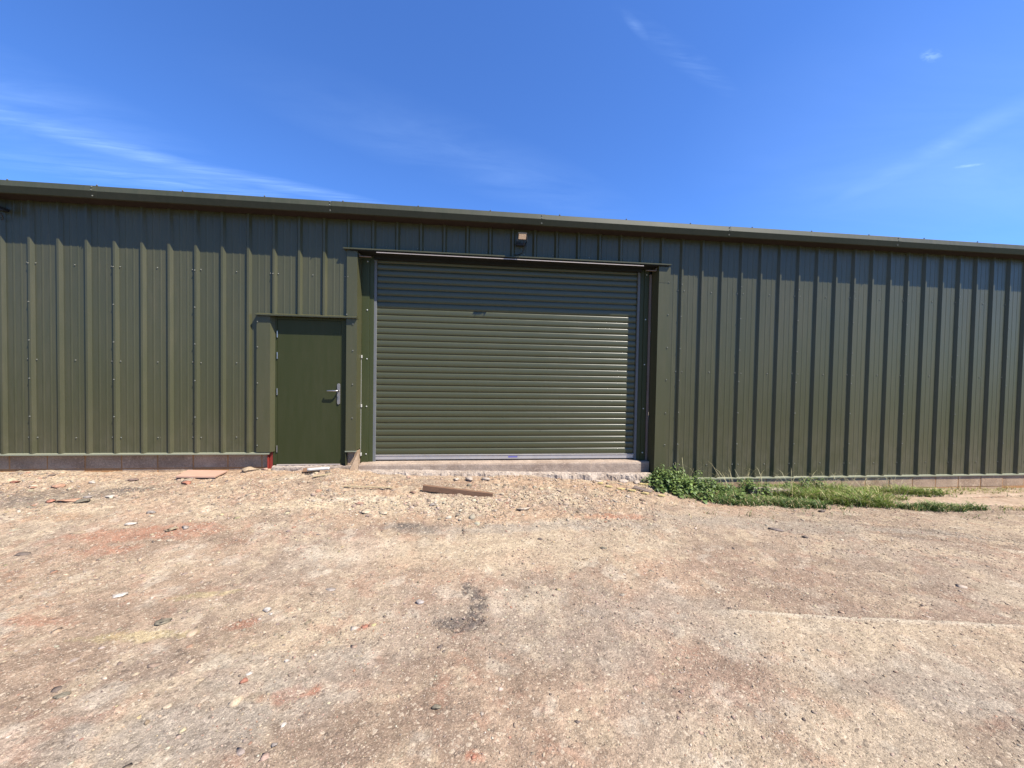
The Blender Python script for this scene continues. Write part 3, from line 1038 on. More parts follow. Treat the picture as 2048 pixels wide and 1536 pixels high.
# block base
def plinth(x0, x1, y, ztop, zbot, joint0, last=None):
    mb = MB()
    q = joint0
    while q > x0:
        q -= .45
    while q < x1:
        a, b = max(q+.007, x0), min(q+.443, x1)
        if b-a > .03:
            yy = y+random.uniform(-.003, .003)
            zt = ztop
            mb.box(a, b, yy, y+.14, zt-.205, zt)
            mb.box(a-.0, b, yy+.002, y+.14, zt-.43, zt-.215)
        q += .45
    pb = mb.build('block_base', M_block, shed, bevel=.006)
    m2 = MB()
    m2.box(x0, x1, y+.004, y+.13, zbot, ztop-.001)
    m2.build('mortar', M_mortar, pb)
    return pb


plinth(XL, -2.83, .075, -1.160, -1.75, -6.057)
plinth(3.12, XR, .008, -1.590, -2.1, 7.514)

# ---- flashings round the openings
def jamb(face, ret, z0, z1, side, extra=None, lap=None):
    """face (x0,x1) on y=-.006; ret: list of (x, y) of the return into the reveal"""
    x0, x1 = face
    yf = -.0065
    t = .0016
    if side == 'r':     # return on the right edge
        P = [(x0, .03), (x0, yf), (x1, yf)]+ret
    else:
        P = [(x1, .03), (x1, yf), (x0, yf)]+ret
    mb = MB()
    n = len(P)
    # thick sheet: front and back skins
    mb.add([(a, b, z0) for a, b in P]+[(a, b, z1) for a, b in P], [(i, i+1, n+i+1, n+i) for i in range(n-1)])
    P2 = [(a-(t if side == 'r' else -t)*(1 if i > 0 else -1), b+t) for i, (a, b) in enumerate(P)]
    mb.add([(a, b, z0) for a, b in P2]+[(a, b, z1) for a, b in P2], [(i+1, i, n+i, n+i+1) for i in range(n-1)])
    o = mb.build('jamb_flashing', M_trim, shed)
    if lap:
        l = MB()
        l.box(x0+.001, x1-.001, yf-.0022, yf-.0004, lap, z1-.001)
        l.build('lap_piece', M_trim, o)
    return o


jl = jamb((-2.94, -2.762), [(-2.722, .054)], -1.135, .762, 'r', lap=.680)
jm = jamb((-1.745, -1.602), [(-1.592, .195)], -1.120, 1.72, 'r')
jr = jamb((2.888, 3.076), [(2.874, .195)], -1.66, 1.72, 'l', lap=1.470)
m = MB(); m.box(-1.7452, -1.7442, -.0064, .056, -1.33, .76); m.build('return_flashing', M_trim, shed)
m = MB(); m.box(-1.752, -1.600, -.012, .03, -1.138, -1.122); m.build('drip_trim', M_drip, shed)


def screws_on(parent, pts, mat=M_screw, nm='screw'):
    me = None
    for (px, py, pz) in pts:
        if me is None:
            me = bpy.data.meshes.new('screw')
            me.from_pydata(SMB.v, [], SMB.f)
            me.materials.append(mat)
        o = bpy.data.objects.new(nm, me)
        o.parent = parent
        og = parent['_org']
        o.location = (px-og[0], py-og[1], pz-og[2])
        col.objects.link(o)


screws_on(jl, [(-2.925, -.009, z) for z in (.68, .33, -.17, -.66, -1.04)])
screws_on(jm, [(-1.655, -.008, z) for z in (.685, .31, -.17, -.65)]+[(-1.742, -.008, .82)])
screws_on(jr, [(3.05, -.008, z) for z in (1.48, .98, .47, -.03, -.55, -1.05)])

# header flashings
def header(x0, x1, z, pieces=None):
    mb = MB()
    for a, b in (pieces or [(x0, x1)]):
        mb.xprism([(-.048, z-.010), (-.048, z+.007), (.033, z+.030), (.033, z+.027), (-.045, z+.004), (-.045, z-.010)], a, b)
    o = mb.build('header_flashing', M_trim, shed)
    m2 = MB()
    m2.xprism([(-.046, z-.014), (-.046, z-.0105), (.06, z-.006), (.06, z-.0095)], x0, x1)
    m2.build('header_soffit', M_trim, o)
    return o


h1 = header(-2.944, -1.596, .778)
h2 = header(-1.787, 3.065, 1.745, [(-1.787, .50), (.625, 3.065)])
m = MB(); m.box(-1.787, 3.065, -.044, -.040, 1.731, 1.742); m.build('header_edge', M_trim, h2)
m = MB(); m.xprism([(-.040, 1.700), (-.040, 1.711), (-.030, 1.713), (-.030, 1.702)], -1.335, 2.625)
m.build('galvanised_strip', M_galv, h2)
m = MB(); m.box(-1.75, -1.745+.0, 0, .01, 1.7, 1.71)
# closed reveal above the shutter; the gap's shade is put into a near-black colour
m = MB()
m.box(-1.70, 3.0, -.030, .50, 1.722, 1.7315)
m.box(-1.60, 2.88, .30, .50, 1.20, 1.7215)
m.box(-1.42, 2.70, .17, .262, 1.674, 1.7215)
m.build('shutter_housing', M_dark, shed)
m = MB()
m.box(-1.588, -1.42, .02, .06, 1.655, 1.662).box(2.70, 2.862, .02, .06, 1.655, 1.662)
m.box(-1.588, -1.583, .02, .06, 1.6625, 1.70).box(2.857, 2.862, .02, .06, 1.6625, 1.70)
m.build('bracket', M_brown, shed)

# ---- roller shutter
sh_o = MB()
PT = .0958
zt = -1.237
XA, XB = -1.400, 2.672
nseg = 18
i = 0
YC = .268
while zt+PT*(i+1) < 1.80:
    z0 = zt+PT*i
    tl = random.uniform(-.0012, .0012)
    vs = []
    for q in range(nseg+1):
        t = q/nseg                      # bottom to top
        zz_ = z0+.004+(PT-.006)*t
        s_ = 1-abs(2*t-1)**5
        yy = YC-.0085*s_**.6-.0034*math.sin(math.pi*t)+tl*(t-.5)
        vs.append((yy, zz_))
    b = len(sh_o.v)
    # slight sag and waviness of each long slat
    NX = 24
    wob = [random.uniform(-.0008, .0008) for _ in range(NX+1)]
    for c in range(NX+1):
        xx = XA+(XB-XA)*c/NX
        for (yy, zz_) in vs:
            sh_o.v.append((xx, yy+wob[c], zz_))
    m_ = nseg+1
    for c in range(NX):
        for q in range(nseg):
            sh_o.f.append((b+c*m_+q, b+(c+1)*m_+q, b+(c+1)*m_+q+1, b+c*m_+q+1))
    i += 1
sh_o.add([(XA, YC+.004, zt-.05), (XB, YC+.004, zt-.05), (XB, YC+.004, 1.8), (XA, YC+.004, 1.8)], [(0, 1, 2, 3)])
curt = sh_o.build('roller_shutter', M_curt, shed, smooth=True)
tag(curt, 'olive slatted roller shutter, lowered')
m = MB()
m.xprism([(.246, -1.307), (.246, -1.252), (.238, -1.246), (.238, -1.238), (.268, -1.236), (.268, -1.307)], -1.392, 2.664)
rail = m.build('bottom_rail', M_rail, curt, bevel=.0012)
m = MB(); m.box(.62, .765, .2445, .2458, -1.286, -1.263); m.build('maker_label', M_blue, curt)
m = MB(); m.box(-1.392, 2.664, .255, .285, -1.334, -1.308); m.build('rubber_seal', M_black, curt)


def guide(sx, x_in, name='shutter_guide'):
    # x_in: curtain edge; sx=-1 left, +1 right
    def bx(m, a, b, *r):
        m.box(min(a, b), max(a, b), *r)
    a = MB()
    bx(a, x_in-sx*.008, x_in+sx*.030, .226, .262, -1.334, 1.70)
    gd = a.build('shutter_guide', M_alu, shed, bevel=.002)
    c = MB()
    bx(c, x_in+sx*.0305, x_in+sx*.088, .214, .290, -1.334, 1.7215)
    bx(c, x_in+sx*.0885, x_in+sx*(.198 if sx < 0 else .160), .199, .290, -1.338, 1.7215)
    cv = c.build('guide_cover', M_guide, gd, bevel=.003)
    sp = x_in+sx*.118
    screws_on(gd, [(sp, .1985, z) for z in (1.635, .925, .205, -.50, -1.21)], M_screww)
    return gd


guide(-1, -1.395)
guide(1, 2.667)
m = MB(); m.box(2.834, 2.8685, .188, .235, -1.33, 1.64)
m.build('edge_batten', M_batten, shed, bevel=.002)
m = MB(); m.box(2.828, 2.874, .236, .290, -1.338, 1.72)
m.build('reveal_lining', M_dark, shed)
m = MB(); m.box(-1.5915, -1.5890, .189, .197, -1.25, .22); m.build('insulation_edge', M_white, shed)
for z in (.235, -.49, -1.21):
    m = MB(); m.box(-1.5885, -1.575, .16, .198, z-.022, z+.022); m.build('packer', M_white, shed, bevel=.003)

# ---- side door
dl = MB(); dl.box(-2.694, -1.838, .055, .100, -1.318, .728)
leaf = dl.build('side_door', M_door, shed, bevel=.003)
fr = MB()
fr.box(-2.750, -2.697, .0545, .130, -1.33, .765).box(-1.835, -1.7455, .0535, .130, -1.33, .765).box(-2.6968, -1.8352, .0550, .130, .731, .765)
fr.build('door_frame', M_door, leaf, bevel=.002)
m = MB(); m.box(-2.6968, -1.8352, .040, .140, -1.337, -1.321); m.build('threshold_bar', M_galv, leaf, bevel=.002)
for z in (.520, .222, -.290, -1.100):
    m = MB(); m.tube([(-2.6955, .049, z-.047), (-2.6955, .049, z+.047)], .0085, 10); m.build('hinge', M_steel, leaf)
hd = MB()
pl = []
for q in range(24):
    a = math.pi*2*q/24
    pl.append((-1.862+.021*math.cos(a), (.129 if math.sin(a) >= 0 else -.129)+.021*math.sin(a)))
P = [(x_, z_-.312) for x_, z_ in pl]
nn = len(P)
hd.add([(a, .0545, b) for a, b in P]+[(a, .042, b) for a, b in P], [(i, (i+1) % nn, nn+(i+1) % nn, nn+i) for i in range(nn)]+[tuple(range(nn, 2*nn))])
plate = hd.build('handle', M_plate, leaf, bevel=.002)
m = MB(); m.tube([(-1.862, .046, -.266), (-1.862, .012, -.266), (-1.866, -.002, -.266), (-1.880, -.008, -.266), (-1.99, -.008, -.266), (-2.000, -.004, -.266), (-2.004, .008, -.266)], [.012, .012, .012, .011, .0095, .0095, .0095], 12)
lv = m.build('handle', M_steel, leaf, smooth=True)
m = MB(); m.tube([(-1.862, .0425, -.345), (-1.862, .034, -.345)], .010, 14).box(-1.8655, -1.8585, .034, .043, -.378, -.350)
m.build('lock_cylinder', M_steel, leaf)
# red oxide steel column foot seen under the left jamb
m = MB()
m.box(-2.795, -2.700, .060, .070, -1.55, -1.135).box(-2.753, -2.744, .0705, .20, -1.55, -1.135).box(-2.795, -2.700, .2005, .21, -1.55, -1.135)
m.box(-2.81, -2.800, .02, .20, -1.55, -1.14)
col_ = m.build('steel_column', M_redox, shed, bevel=.001)
# block return and board by the right jamb of the side door
m = MB(); m.box(-1.740, -1.60, .06, .30, -1.60, -1.135); m.build('block_pier', M_block, shed, bevel=.006)

# ------------------------------------------------------------------ concrete
def rough_box(x0, x1, y0, y1, z0, z1, step, amp, seed):
    """slab with worn, slightly uneven faces; front face and top are gridded"""
    nxx = max(2, int((x1-x0)/step)); nf = max(2, int((z1-z0)/step)); nt_ = 5
    prof = [(y0, z0+(z1-z0)*i/nf) for i in range(nf)]+[(y0+.006, z1)]+[(y0+(y1-y0)*i/nt_, z1) for i in range(1, nt_+1)]+[(y1, z0)]
    V = []
    for c in range(nxx+1):
        xx = x0+(x1-x0)*c/nxx
        for j, (yy, zz_) in enumerate(prof):
            a = vn(np.array([xx*14]), np.array([zz_*14+seed]), seed)[0]-.5
            b = vn(np.array([xx*45]), np.array([zz_*45+yy*40]), seed+1)[0]-.5
            e = 1 if j <= nf+1 else .4
            if abs(j-nf) <= 0:
                e = 1.8
            V.append((xx, yy+amp*(a+.5*b)*e, zz_+(amp*.6*(b+.6*a) if j >= nf-1 else 0)))
    m_ = len(prof)
    Fs = [(c*m_+j, (c+1)*m_+j, (c+1)*m_+j+1, c*m_+j+1) for c in range(nxx) for j in range(m_-1)]
    Fs += [tuple(range(m_))[::-1], tuple(nxx*m_+j for j in range(m_))]
    return V, Fs


V, Fs = rough_box(-1.572, 2.690, .030, .80, -1.66, -1.330, .02, .005, 5)
m = MB(); m.add(V, Fs)
slab = m.build('concrete_slab', M_slab, org=(.56, .03, -1.5))
tag(slab, 'grey cast concrete slab with a clean front face under the roller shutter', 'concrete slab')
V, Fs = rough_box(2.695, 2.868, .12, .80, -1.66, -1.338, .02, .005, 6)
m = MB(); m.add(V, Fs); m.build('slab_end', M_slab, slab)
V, Fs = rough_box(-2.735, -1.64, -.02, .50, -1.60, -1.340, .02, .016, 9)
m = MB(); m.add(V, Fs)
sill = m.build('concrete_sill', M_foot, org=(-2.2, 0, -1.4))
tag(sill, 'rough pale concrete sill under the green side door', 'concrete sill')

# ragged overspill of concrete in front of the slab
nxx, nyy = 900, 60
x_ = np.linspace(-1.60, 2.86, nxx); t_ = np.linspace(0, 1, nyy)
XX, TT = np.meshgrid(x_, t_)
edge = .02+.26*np.clip(fbm(XX, XX*0, 1.1, 3, 61)+.38, 0, 1)+.12*fbm(XX, XX*0, 7, 3, 62)+.03*fbm(XX, XX*0, 24, 3, 66)
edge = np.clip(edge, .012, .36)
YY = .036-edge*np.minimum(TT/.86, 1)-.006*TT
top = np.interp(XX, [-1.6, -.9, .2, 1.3, 2.9], [-1.398, -1.405, -1.435, -1.462, -1.492])
big = fbm(XX, YY, 4, 3, 69)
lump = .05*fbm(XX, YY, 12, 4, 63, .6)+.030*np.maximum(fbm(XX, YY, 26, 3, 64, .6), -.12)+.012*fbm(XX, YY, 90, 2, 67)
drop = sstep(.55, 1.0, TT+.25*fbm(XX, YY, 14, 3, 60))
ZZ = top+lump*(.25+1.1*TT)-.045*TT-.10*np.maximum(big-.04, 0)*TT*3-drop*(.17+.05*fbm(XX, YY, 20, 2, 65))
YY = YY+.04*fbm(XX, TT*.5, 14, 4, 68, .6)*np.minimum(TT*4, 1)
idx = np.arange(nxx*nyy).reshape(nyy, nxx)
F = np.stack([idx[:-1, :-1], idx[1:, :-1], idx[1:, 1:], idx[:-1, 1:]], -1).reshape(-1, 4)
ft = np_mesh('rough_footing', np.stack([XX, YY, ZZ], -1).reshape(-1, 3), F, M_foot, org=(.6, -.1, -1.5))
tag(ft, 'broken pale concrete footing with a ragged edge below the slab', 'concrete footing')

# rubble chunks along the footing
CH = [(1.95, -.12, .055, 'pale concrete chunk in the gap under the slab, right of middle'), (2.32, -.14, .085, 'rough concrete chunk near the right end of the slab'),
      (2.55, -.17, .07, 'grey speckled concrete chunk beside the nettles'), (.02, -.30, .075, 'large rough concrete lump at the middle of the footing edge'),
      (-.17, -.27, .05, 'smaller concrete lump left of the large rough lump'), (.24, -.30, .06, 'flattish concrete lump right of the large rough lump')]
for i, (a, b, r, lb) in enumerate(CH):
    rock(a, b, r, (.56, .48, .40), lb, .45, 1.5, .5*i, 'concrete_chunk', None, 'concrete chunk')

# pale concrete strip at the foot of the right wall
nxx, nyy = 260, 34
x_ = np.linspace(5.45, 13, nxx); t_ = np.linspace(0, 1, nyy)
XX, TT = np.meshgrid(x_, t_)
fy = -np.interp(XX, [5.4, 6.2, 7.2, 8.2, 13], [.30, .66, .78, .98, 1.25])+.10*fbm(XX, XX*0, 2.5, 4, 71)
by = -.06
YY = by+(fy-by)*TT
e_ = np.minimum(np.minimum(TT, 1-TT)*14, np.minimum((XX-5.45)*6, 1))
ZZ = G(XX, YY)+.004+.016*np.clip(e_, 0, 1)-.03*(1-np.clip(e_, 0, 1))+.020*fbm(XX, YY, 6, 4, 72)-.035*np.exp(-((TT-.42-.1*fbm(XX, XX*0, 1.5, 2, 74))/.055)**2)
idx = np.arange(nxx*nyy).reshape(nyy, nxx)
F = np.stack([idx[:-1, :-1], idx[1:, :-1], idx[1:, 1:], idx[:-1, 1:]], -1).reshape(-1, 4)
ap = np_mesh('concrete_path', np.stack([XX, YY, ZZ], -1).reshape(-1, 3), F, M_apron, smooth=True, org=(7, -.5, -1.7))
tag(ap, 'pale dusty concrete strip along the foot of the right wall', None, None, 'structure')
V, Fs = rough_box(4.28, 4.95, -.34, -.18, -1.80, -1.685, .02, .022, 33)
m = MB(); m.add(V, Fs)
tag(m.build('concrete_kerb', M_foot, org=(4.6, -.25, -1.7)), 'broken length of concrete kerb showing through the grass', 'kerb')

# ------------------------------------------------------------------ things lying in the yard
def plate3(pts, th, name, mat, label, cat, lift=0, bev=.003):
    """flat board from its four ground corners"""
    zc = [float(G(a, b)) for a, b in pts]
    z = max(zc)-.004+lift
    m = MB()
    m.zprism(pts, z, z+th)
    o = m.build(name, mat, org=(pts[0][0], pts[0][1], z), bevel=bev)
    return tag(o, label, cat)


plate3([(-3.75, -.33), (-3.26, -.36), (-3.29, -.04), (-3.83, .01)], .022, 'board', M_tile, 'flat pinkish square-cut board lying by the left wall', 'board', .012)


def beam(p0, p1, w, h, z0, z1, tilt=0):
    a = Vector((p0[0], p0[1], z0)); b = Vector((p1[0], p1[1], z1))
    t = (b-a).normalized()
    s = Vector((-t.y, t.x, 0)).normalized()
    u = t.cross(s)*-1 if t.cross(s).z < 0 else t.cross(s)
    q = Matrix.Rotation(tilt, 3, t)
    s = q@s; u = q@u
    m = MB()
    c = [a-s*w/2, a+s*w/2, a+s*w/2+u*h, a-s*w/2+u*h]
    d = [v+(b-a) for v in c]
    m.add(c+d, [(0, 1, 2, 3), (7, 6, 5, 4), (0, 4, 5, 1), (1, 5, 6, 2), (2, 6, 7, 3), (3, 7, 4, 0)])
    return m


zt0 = float(G(-.56, -.78)); zt1 = float(G(.31, -.89))
m = beam((-.57, -.75), (.31, -.89), .050, .072, zt0+.018, zt1-.026)
o = m.build('timber', M_timber, org=(-.57, -.76, zt0), bevel=.004)
tag(o, 'dark brown sawn timber length lying in the rubble before the slab', 'timber')
z0 = float(G(-1.57, -.69))
m = beam((-1.55, -.68), (-.95, -.70), .022, .012, z0+.02, float(G(-.96, -.69))+.012)
tag(m.build('lath', M_lath, org=(-1.57, -.69, z0), bevel=.002), 'thin pale yellow lath lying flat below the slab\'s left end', 'lath')
# leaning offcut beside the slab
m = MB()
m.add([(-1.66, -.20, -1.41), (-1.585, .02, -1.16), (-1.575, .02, -1.41), (-1.66, -.17, -1.41), (-1.585, .05, -1.16), (-1.575, .05, -1.41)],
      [(0, 2, 1), (3, 4, 5), (0, 1, 4, 3), (1, 2, 5, 4), (2, 0, 3, 5)])
tag(m.build('slate', M_apron, org=(-1.6, 0, -1.4)), 'pale three-cornered slab leaning on the slab beside the side door', 'slab offcut')
# curled pale pipe offcut and bits by the side door
zp = float(G(-1.98, -.22))
m = MB()
pts = [(-2.06+.19*math.sin(a)*1.0, -.26+.05*math.cos(a)+.10*a*.5, zp+.035) for a in np.linspace(-.6, 1.0, 9)]
m.tube(pts, .022, 10)
tag(m.build('pipe_offcut', M_white, org=(-2.0, -.25, zp), smooth=True), 'short white curved pipe offcut on the dirt before the side door', 'pipe')
zp = float(G(-2.2, -.14))
m = beam((-2.26, -.16), (-2.05, -.10), .10, .016, zp+.025, zp+.035, .25)
tag(m.build('wood_scrap', M_timber, org=(-2.2, -.1, zp), bevel=.002), 'dark brown wood scrap on the side door sill rubble', 'wood scrap')
zp = float(G(-1.93, -.4))
m = beam((-2.03, -.42), (-1.80, -.30), .03, .012, zp+.012, zp+.018, .1)
tag(m.build('wood_scrap', M_lath, org=(-1.9, -.4, zp), bevel=.002), 'small pale wood sliver in front of the white pipe offcut', 'wood scrap')
CHIPS = [(2.00, -.42, .10, .05, -.3, 'yellow chip nearest the middle of the yellow chip row'), (2.14, -.53, .13, .05, -.35, 'long yellow chip second in the row by the nettles'),
         (2.27, -.60, .10, .05, -.3, 'yellow chip third in the row by the nettles'), (2.42, -.70, .13, .04, -.2, 'thin yellow chip near the front of the nettles'),
         (2.62, -.76, .12, .05, -.3, 'yellow chip at the grass edge'), (2.62, -.24, .13, .07, .1, 'broad yellow flake beside the nettle clump'),
         (1.93, -.27, .09, .045, .1, 'pale yellow flake closest to the concrete footing')]
for i, (a, b, L, wd, rz, lb) in enumerate(CHIPS):
    c, s = math.cos(rz), math.sin(rz)
    rs = random.Random(i)
    P = []
    for q in range(9):
        an = q/9*2*math.pi
        rr = 1+rs.uniform(-.3, .2)
        P.append((a+c*L/2*rr*math.cos(an)-s*wd/2*rr*math.sin(an), b+s*L/2*rr*math.cos(an)+c*wd/2*rr*math.sin(an)))
    zc = float(G(a, b))
    m = MB(); m.zprism(P, zc+.006, zc+.024)
    o = m.build('yellow_chip', M_chip, org=(a, b, zc), bevel=.003)
    tag(o, lb, 'chip')
m = beam((2.34, -.50), (2.52, -.68), .05, .012, float(G(2.34, -.5))+.02, float(G(2.5, -.66))+.03, .4)
tag(m.build('wood_scrap', M_brown, org=(2.4, -.6, -1.6), bevel=.002), 'dark splintered wood scrap among the yellow chips', 'wood scrap')

# ------------------------------------------------------------------ floodlights
def floodlight(px, pz, label):
    org = (px, .0, pz)
    r = empty('floodlight', org)
    tag(r, label, 'floodlight', 'floodlights on the shed front')
    t = math.radians(38)          # lamp head leans down

    def hbox(m, u0, u1, v0, v1, w0, w1):
        u0, u1, v0, v1 = u0*.84, u1*.84, v0*.84, v1*.84
        c = [(u0, v0, w0), (u1, v0, w0), (u1, v1, w0), (u0, v1, w0), (u0, v0, w1), (u1, v0, w1), (u1, v1, w1), (u0, v1, w1)]
        m.add([(px+a, -.165-math.cos(t)*w_-math.sin(t)*b, pz+math.cos(t)*b-math.sin(t)*w_) for a, b, w_ in c],
              [(0, 3, 2, 1), (4, 5, 6, 7), (0, 1, 5, 4), (1, 2, 6, 5), (2, 3, 7, 6), (3, 0, 4, 7)])
    m = MB(); hbox(m, -.075, .075, -.055, .055, -.030, .006)
    for q in range(6):
        hbox(m, -.06+.022*q, -.053+.022*q, -.045, .045, -.042, -.0305)
    b = m.build('lamp_body', M_black, r, bevel=.003)
    m = MB(); hbox(m, -.066, .066, -.046, .046, .0065, .010)
    m.build('lamp_glass', M_glass, r, bevel=.002)
    m = MB(); hbox(m, -.075, .075, .048, .055, .0065, .014); hbox(m, -.075, .075, -.055, -.048, .0065, .014)
    hbox(m, -.075, -.068, -.0475, .0475, .0065, .014); hbox(m, .068, .075, -.0475, .0475, .0065, .014)
    m.build('lamp_bezel', M_black, r)
    m = MB()
    m.box(px-.070, px-.066, -.175, -.015, pz-.075, pz-.045).box(px+.066, px+.070, -.175, -.015, pz-.075, pz-.045)
    m.box(px-.070, px-.066, -.175, -.155, pz-.0445, pz+.01).box(px+.066, px+.070, -.175, -.155, pz-.0445, pz+.01)
    m.box(px-.0655, px+.0655, -.02, .0335, pz-.08, pz-.045)
    m.build('bracket', M_black, r)
    m = MB()
    m.tube([(px+.02, -.14, pz-.03), (px+.035, -.10, pz-.085), (px+.045, -.03, pz-.135), (px+.03, .0, pz-.175), (px-.015, .01, pz-.20), (px-.06, .02, pz-.215), (px-.09, .032, pz-.205)], .0055, 8)
    m.build('cable', M_black, r, smooth=True)
    return r


floodlight(.728, 2.0, 'small black floodlight with a looping cable above the roller shutter')
floodlight(-6.04, 2.085, 'small black floodlight high under the eave at the left edge')

# ------------------------------------------------------------------ plants
def blades(n, region, hmin, hmax, base_c, tip_c, lean=.5, wid=.0045, seed=1, dens=None):
    rs = np.random.default_rng(seed)
    x0, x1, y0, y1 = region
    X = rs.uniform(x0, x1, n); Y = rs.uniform(y0, y1, n)
    if dens is not None:
        k = rs.uniform(0, 1, n) < dens(X, Y)
        X, Y = X[k], Y[k]
    n = len(X)
    Z = G(X, Y)-.004
    edge = dens(X, Y) if dens is not None else np.ones(n)
    h = rs.uniform(hmin, hmax, n)*(.55+.45*edge)*(.75+.9*(vn(X*6, Y*6, 5)))
    a = rs.uniform(0, 6.28, n); L = h*rs.uniform(.15, lean*1.6, n)
    dx, dy = np.cos(a), np.sin(a)
    px, py = -dy, dx
    wv = wid*rs.uniform(.7, 1.4, n)
    P = []
    for t, ww, hh in ((0, 1, 0), (.35, .95, .5), (.75, .7, .86), (1.0, .08, 1.0)):
        cx_ = X+dx*L*t**1.7*1.2; cy_ = Y+dy*L*t**1.7*1.2; cz = Z+h*hh*(1-.12*t)
        P.append(np.stack([cx_-px*wv*ww, cy_-py*wv*ww, cz], -1))
        P.append(np.stack([cx_+px*wv*ww, cy_+py*wv*ww, cz], -1))
    V = np.stack(P, 1).reshape(-1, 3)
    q = np.array([(0, 1, 3, 2), (2, 3, 5, 4), (4, 5, 7, 6)])
    F = (q[None]+8*np.arange(n)[:, None, None]).reshape(-1, 4)
    br = rs.uniform(.6, 1.35, (n, 1))
    dry = (rs.uniform(0, 1, n) < .17)[:, None]
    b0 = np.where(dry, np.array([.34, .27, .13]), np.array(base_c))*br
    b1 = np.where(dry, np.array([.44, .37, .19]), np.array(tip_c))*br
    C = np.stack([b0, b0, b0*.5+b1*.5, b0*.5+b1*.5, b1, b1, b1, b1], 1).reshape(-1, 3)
    return V, F, C


def grass(name, label, parts):
    Vs, Fs_, Cs = [], [], []
    off = 0
    for p in parts:
        V, F, C = blades(*p[:-1], **p[-1])
        Vs.append(V); Fs_.append(F+off); Cs.append(C)
        off += len(V)
    c = np.concatenate(Vs)
    o = np_mesh(name, c, np.concatenate(Fs_), M_grass, np.concatenate(Cs), org=(float(c[:, 0].mean()), float(c[:, 1].mean()), -1.7))
    tag(o, label, 'grass', None, 'stuff')


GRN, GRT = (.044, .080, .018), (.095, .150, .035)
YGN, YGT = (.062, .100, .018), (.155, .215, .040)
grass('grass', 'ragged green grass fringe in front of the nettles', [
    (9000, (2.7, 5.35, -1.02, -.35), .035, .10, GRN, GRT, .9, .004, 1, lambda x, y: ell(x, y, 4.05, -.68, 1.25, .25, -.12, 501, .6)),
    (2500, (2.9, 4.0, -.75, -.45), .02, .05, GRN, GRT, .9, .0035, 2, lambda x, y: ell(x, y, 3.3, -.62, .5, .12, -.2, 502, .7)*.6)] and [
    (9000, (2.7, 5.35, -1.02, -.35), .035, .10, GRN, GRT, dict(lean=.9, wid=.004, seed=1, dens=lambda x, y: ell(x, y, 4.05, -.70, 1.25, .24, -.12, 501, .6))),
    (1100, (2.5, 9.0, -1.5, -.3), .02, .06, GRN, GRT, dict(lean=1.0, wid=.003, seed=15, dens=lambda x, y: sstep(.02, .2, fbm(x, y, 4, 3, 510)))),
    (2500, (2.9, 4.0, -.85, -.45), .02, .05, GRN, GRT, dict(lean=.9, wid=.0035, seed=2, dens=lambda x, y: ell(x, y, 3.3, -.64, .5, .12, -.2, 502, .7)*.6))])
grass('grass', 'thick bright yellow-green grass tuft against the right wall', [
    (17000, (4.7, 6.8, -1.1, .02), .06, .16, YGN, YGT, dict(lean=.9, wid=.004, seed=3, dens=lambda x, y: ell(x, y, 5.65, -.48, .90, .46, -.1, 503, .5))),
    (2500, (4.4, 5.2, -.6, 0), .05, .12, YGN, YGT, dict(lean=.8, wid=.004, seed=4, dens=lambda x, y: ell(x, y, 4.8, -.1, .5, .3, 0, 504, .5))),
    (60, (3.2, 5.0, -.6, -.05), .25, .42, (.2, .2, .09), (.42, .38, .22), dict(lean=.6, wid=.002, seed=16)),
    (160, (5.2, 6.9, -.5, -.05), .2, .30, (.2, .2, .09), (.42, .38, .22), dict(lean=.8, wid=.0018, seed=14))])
grass('grass', 'low grass strip on the concrete along the right wall', [
    (8000, (6.1, 8.2, -.5, .0), .04, .11, YGN, YGT, dict(lean=.9, wid=.004, seed=5, dens=lambda x, y: ell(x, y, 6.95, -.17, .98, .17, -.12, 505, .5)))])
grass('grass', 'separate grass tussock at the near edge of the concrete strip', [
    (6500, (5.9, 7.5, -1.4, -.6), .03, .09, GRN, GRT, dict(lean=.9, wid=.004, seed=6, dens=lambda x, y: ell(x, y, 6.62, -1.0, .62, .17, -.1, 506, .5)))])
grass('grass', 'sparse dry grass at the far right edge', [
    (2600, (7.2, 9.8, -1.35, -.85), .02, .07, (.11, .12, .03), (.26, .26, .08), dict(lean=1.0, wid=.0035, seed=7, dens=lambda x, y: ell(x, y, 8.5, -1.1, 1.3, .12, 0, 507, .8)*.6)),
    (700, (7.8, 9.6, -.35, -.0), .02, .05, (.11, .12, .03), (.26, .26, .08), dict(lean=1.0, wid=.0035, seed=8))])


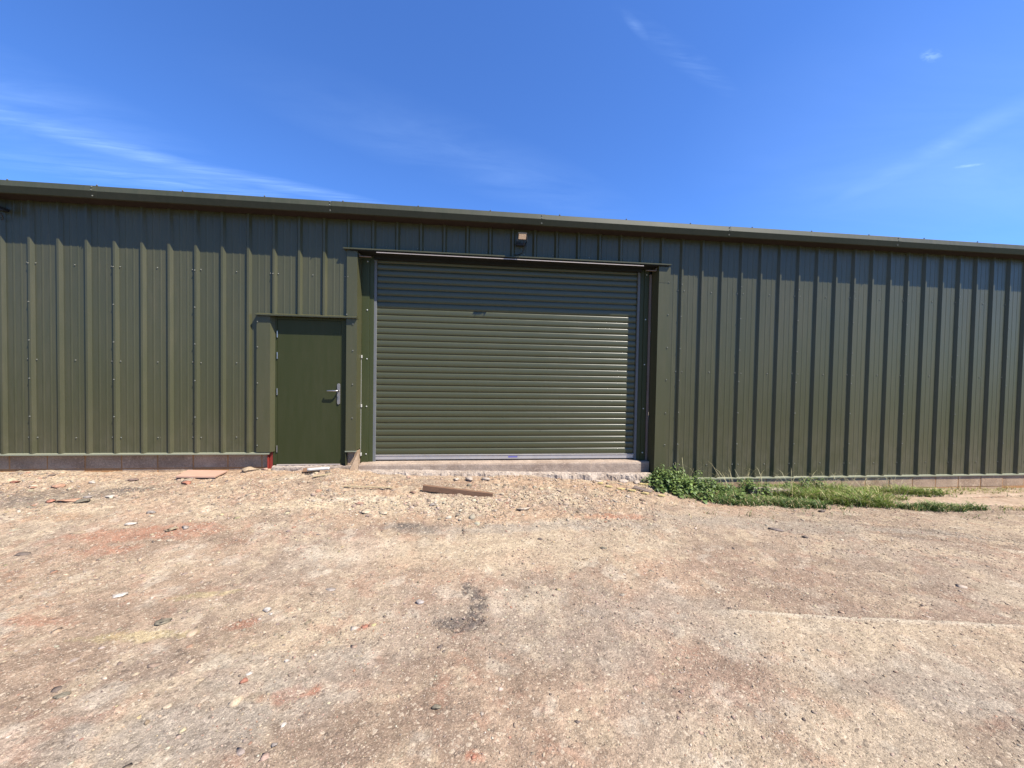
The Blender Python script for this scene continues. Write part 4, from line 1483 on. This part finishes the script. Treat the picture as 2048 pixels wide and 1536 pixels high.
def nettle_clump(name, label, spots, seed):
    """spots: (x, y, height). Each stem carries crossed pairs of pointed leaves."""
    rs = np.random.default_rng(seed)
    cx_ = sum(s[0] for s in spots)/len(spots)
    root = empty(name, (cx_, -.3, float(G(cx_, -.3))))
    tag(root, label, 'nettles')
    V, F, C = [], [], []
    st = MB()
    for (x, y, h) in spots:
        z = float(G(x, y))
        ln = Vector((rs.uniform(-.35, .35), rs.uniform(-.55, .2), 1))
        pts = []
        for i in range(6):
            t = i/5
            pts.append((x+ln.x*h*t*t*.8, y+ln.y*h*t*t*.8, z+h*t*(1-.12*t)))
        st.tube(pts, [.0035-.002*i/5 for i in range(6)], 5, cap=False)
        nl = max(4, int(h/.028))
        for i in range(1, nl+1):
            t = i/nl
            f = t*5; j = min(int(f), 4); f -= j
            p = np.array(pts[j])*(1-f)+np.array(pts[j+1])*f
            a0 = i*1.57+rs.uniform(-.4, .4)
            size = (.078-.045*t**2)*rs.uniform(.75, 1.25)
            for sd in (0, math.pi, ):
                a = a0+sd
                d = np.array([math.cos(a), math.sin(a), 0])
                s = np.array([-math.sin(a), math.cos(a), 0])
                up = np.array([0, 0, 1.])
                droop = rs.uniform(.1, .9)
                fold = rs.uniform(.1, .35)
                b = len(V)
                pr = [(0, 0), (.18, .27), (.42, .36), (.72, .20), (1, 0)]
                mid = []
                for (tt, ww) in pr:
                    q = p+d*size*(.15+tt)+up*size*(.22*tt-droop*tt*tt)
                    V.append(q)
                for (tt, ww) in pr[1:4]:
                    q = p+d*size*(.15+tt)+up*size*(.22*tt-droop*tt*tt)
                    V.append(q+s*size*ww+up*size*fold*ww)
                for (tt, ww) in pr[1:4]:
                    q = p+d*size*(.15+tt)+up*size*(.22*tt-droop*tt*tt)
                    V.append(q-s*size*ww+up*size*fold*ww)
                F += [(b, b+1, b+5, b+5), (b+1, b+2, b+6, b+5), (b+2, b+3, b+7, b+6), (b+3, b+4, b+7, b+7),
                      (b, b+8, b+1, b+1), (b+1, b+8, b+9, b+2), (b+2, b+9, b+10, b+3), (b+3, b+10, b+4, b+4)]
                k = rs.uniform(.65, 1.4)
                base = np.array([.078, .125, .032]) if rs.uniform() > .4 else np.array([.135, .19, .048])
                C += [base*k]*11
    og = root['_org']
    V = np.array(V)-np.array(og)
    me = bpy.data.meshes.new('leaves')
    me.from_pydata([tuple(q) for q in V], [], [tuple(dict.fromkeys(q)) for q in F])
    at = me.color_attributes.new('tone', 'FLOAT_COLOR', 'POINT')
    cc = np.ones((len(V), 4), np.float32); cc[:, :3] = np.array(C)
    at.data.foreach_set('color', cc.ravel())
    me.materials.append(M_leaf)
    o = bpy.data.objects.new('foliage', me)
    o.parent = root
    col.objects.link(o)
    tag(st.build('stems', M_leafstem, root), kind='stuff')
    return root


M_leafstem = simple('nettle_stem', (.10, .13, .05), .6)


def spots(n, x0, x1, y0, y1, hf, seed):
    rs = random.Random(seed)
    out = []
    for i in range(n):
        x = rs.uniform(x0, x1); y = rs.uniform(y0, y1)
        h = hf(x, y)*rs.uniform(.45, 1.15)
        if h > .04:
            out.append((x, y, h))
    return out


def hA(x, y):
    t = np.interp(x, [2.62, 2.8, 3.05, 3.4, 3.7, 4.0, 4.5], [.13, .25, .41, .34, .21, .19, .13])
    return float(t*(1-.55*max(0, (-y-.35)/.5)))


nettle_clump('nettle_clump', 'tall dark green nettle clump at the right foot of the roller shutter', spots(112, 2.66, 3.85, -.55, -.05, hA, 1)+spots(34, 2.9, 3.9, -.8, -.5, lambda x, y: .14, 2), 21)
nettle_clump('nettle_clump', 'middle run of lower nettles between the tall clump and the kerb', spots(66, 3.7, 4.85, -.45, -.03, lambda x, y: .20+.07*math.sin(x*9), 3), 22)
nettle_clump('nettle_clump', 'leafy weeds standing in the bright grass by the right wall', spots(26, 4.95, 5.65, -.25, -.02, lambda x, y: .27, 4)+spots(14, 5.6, 6.1, -.2, -.02, lambda x, y: .18, 5), 23)

for o in list(bpy.data.objects):
    if '_org' in o:
        del o['_org']
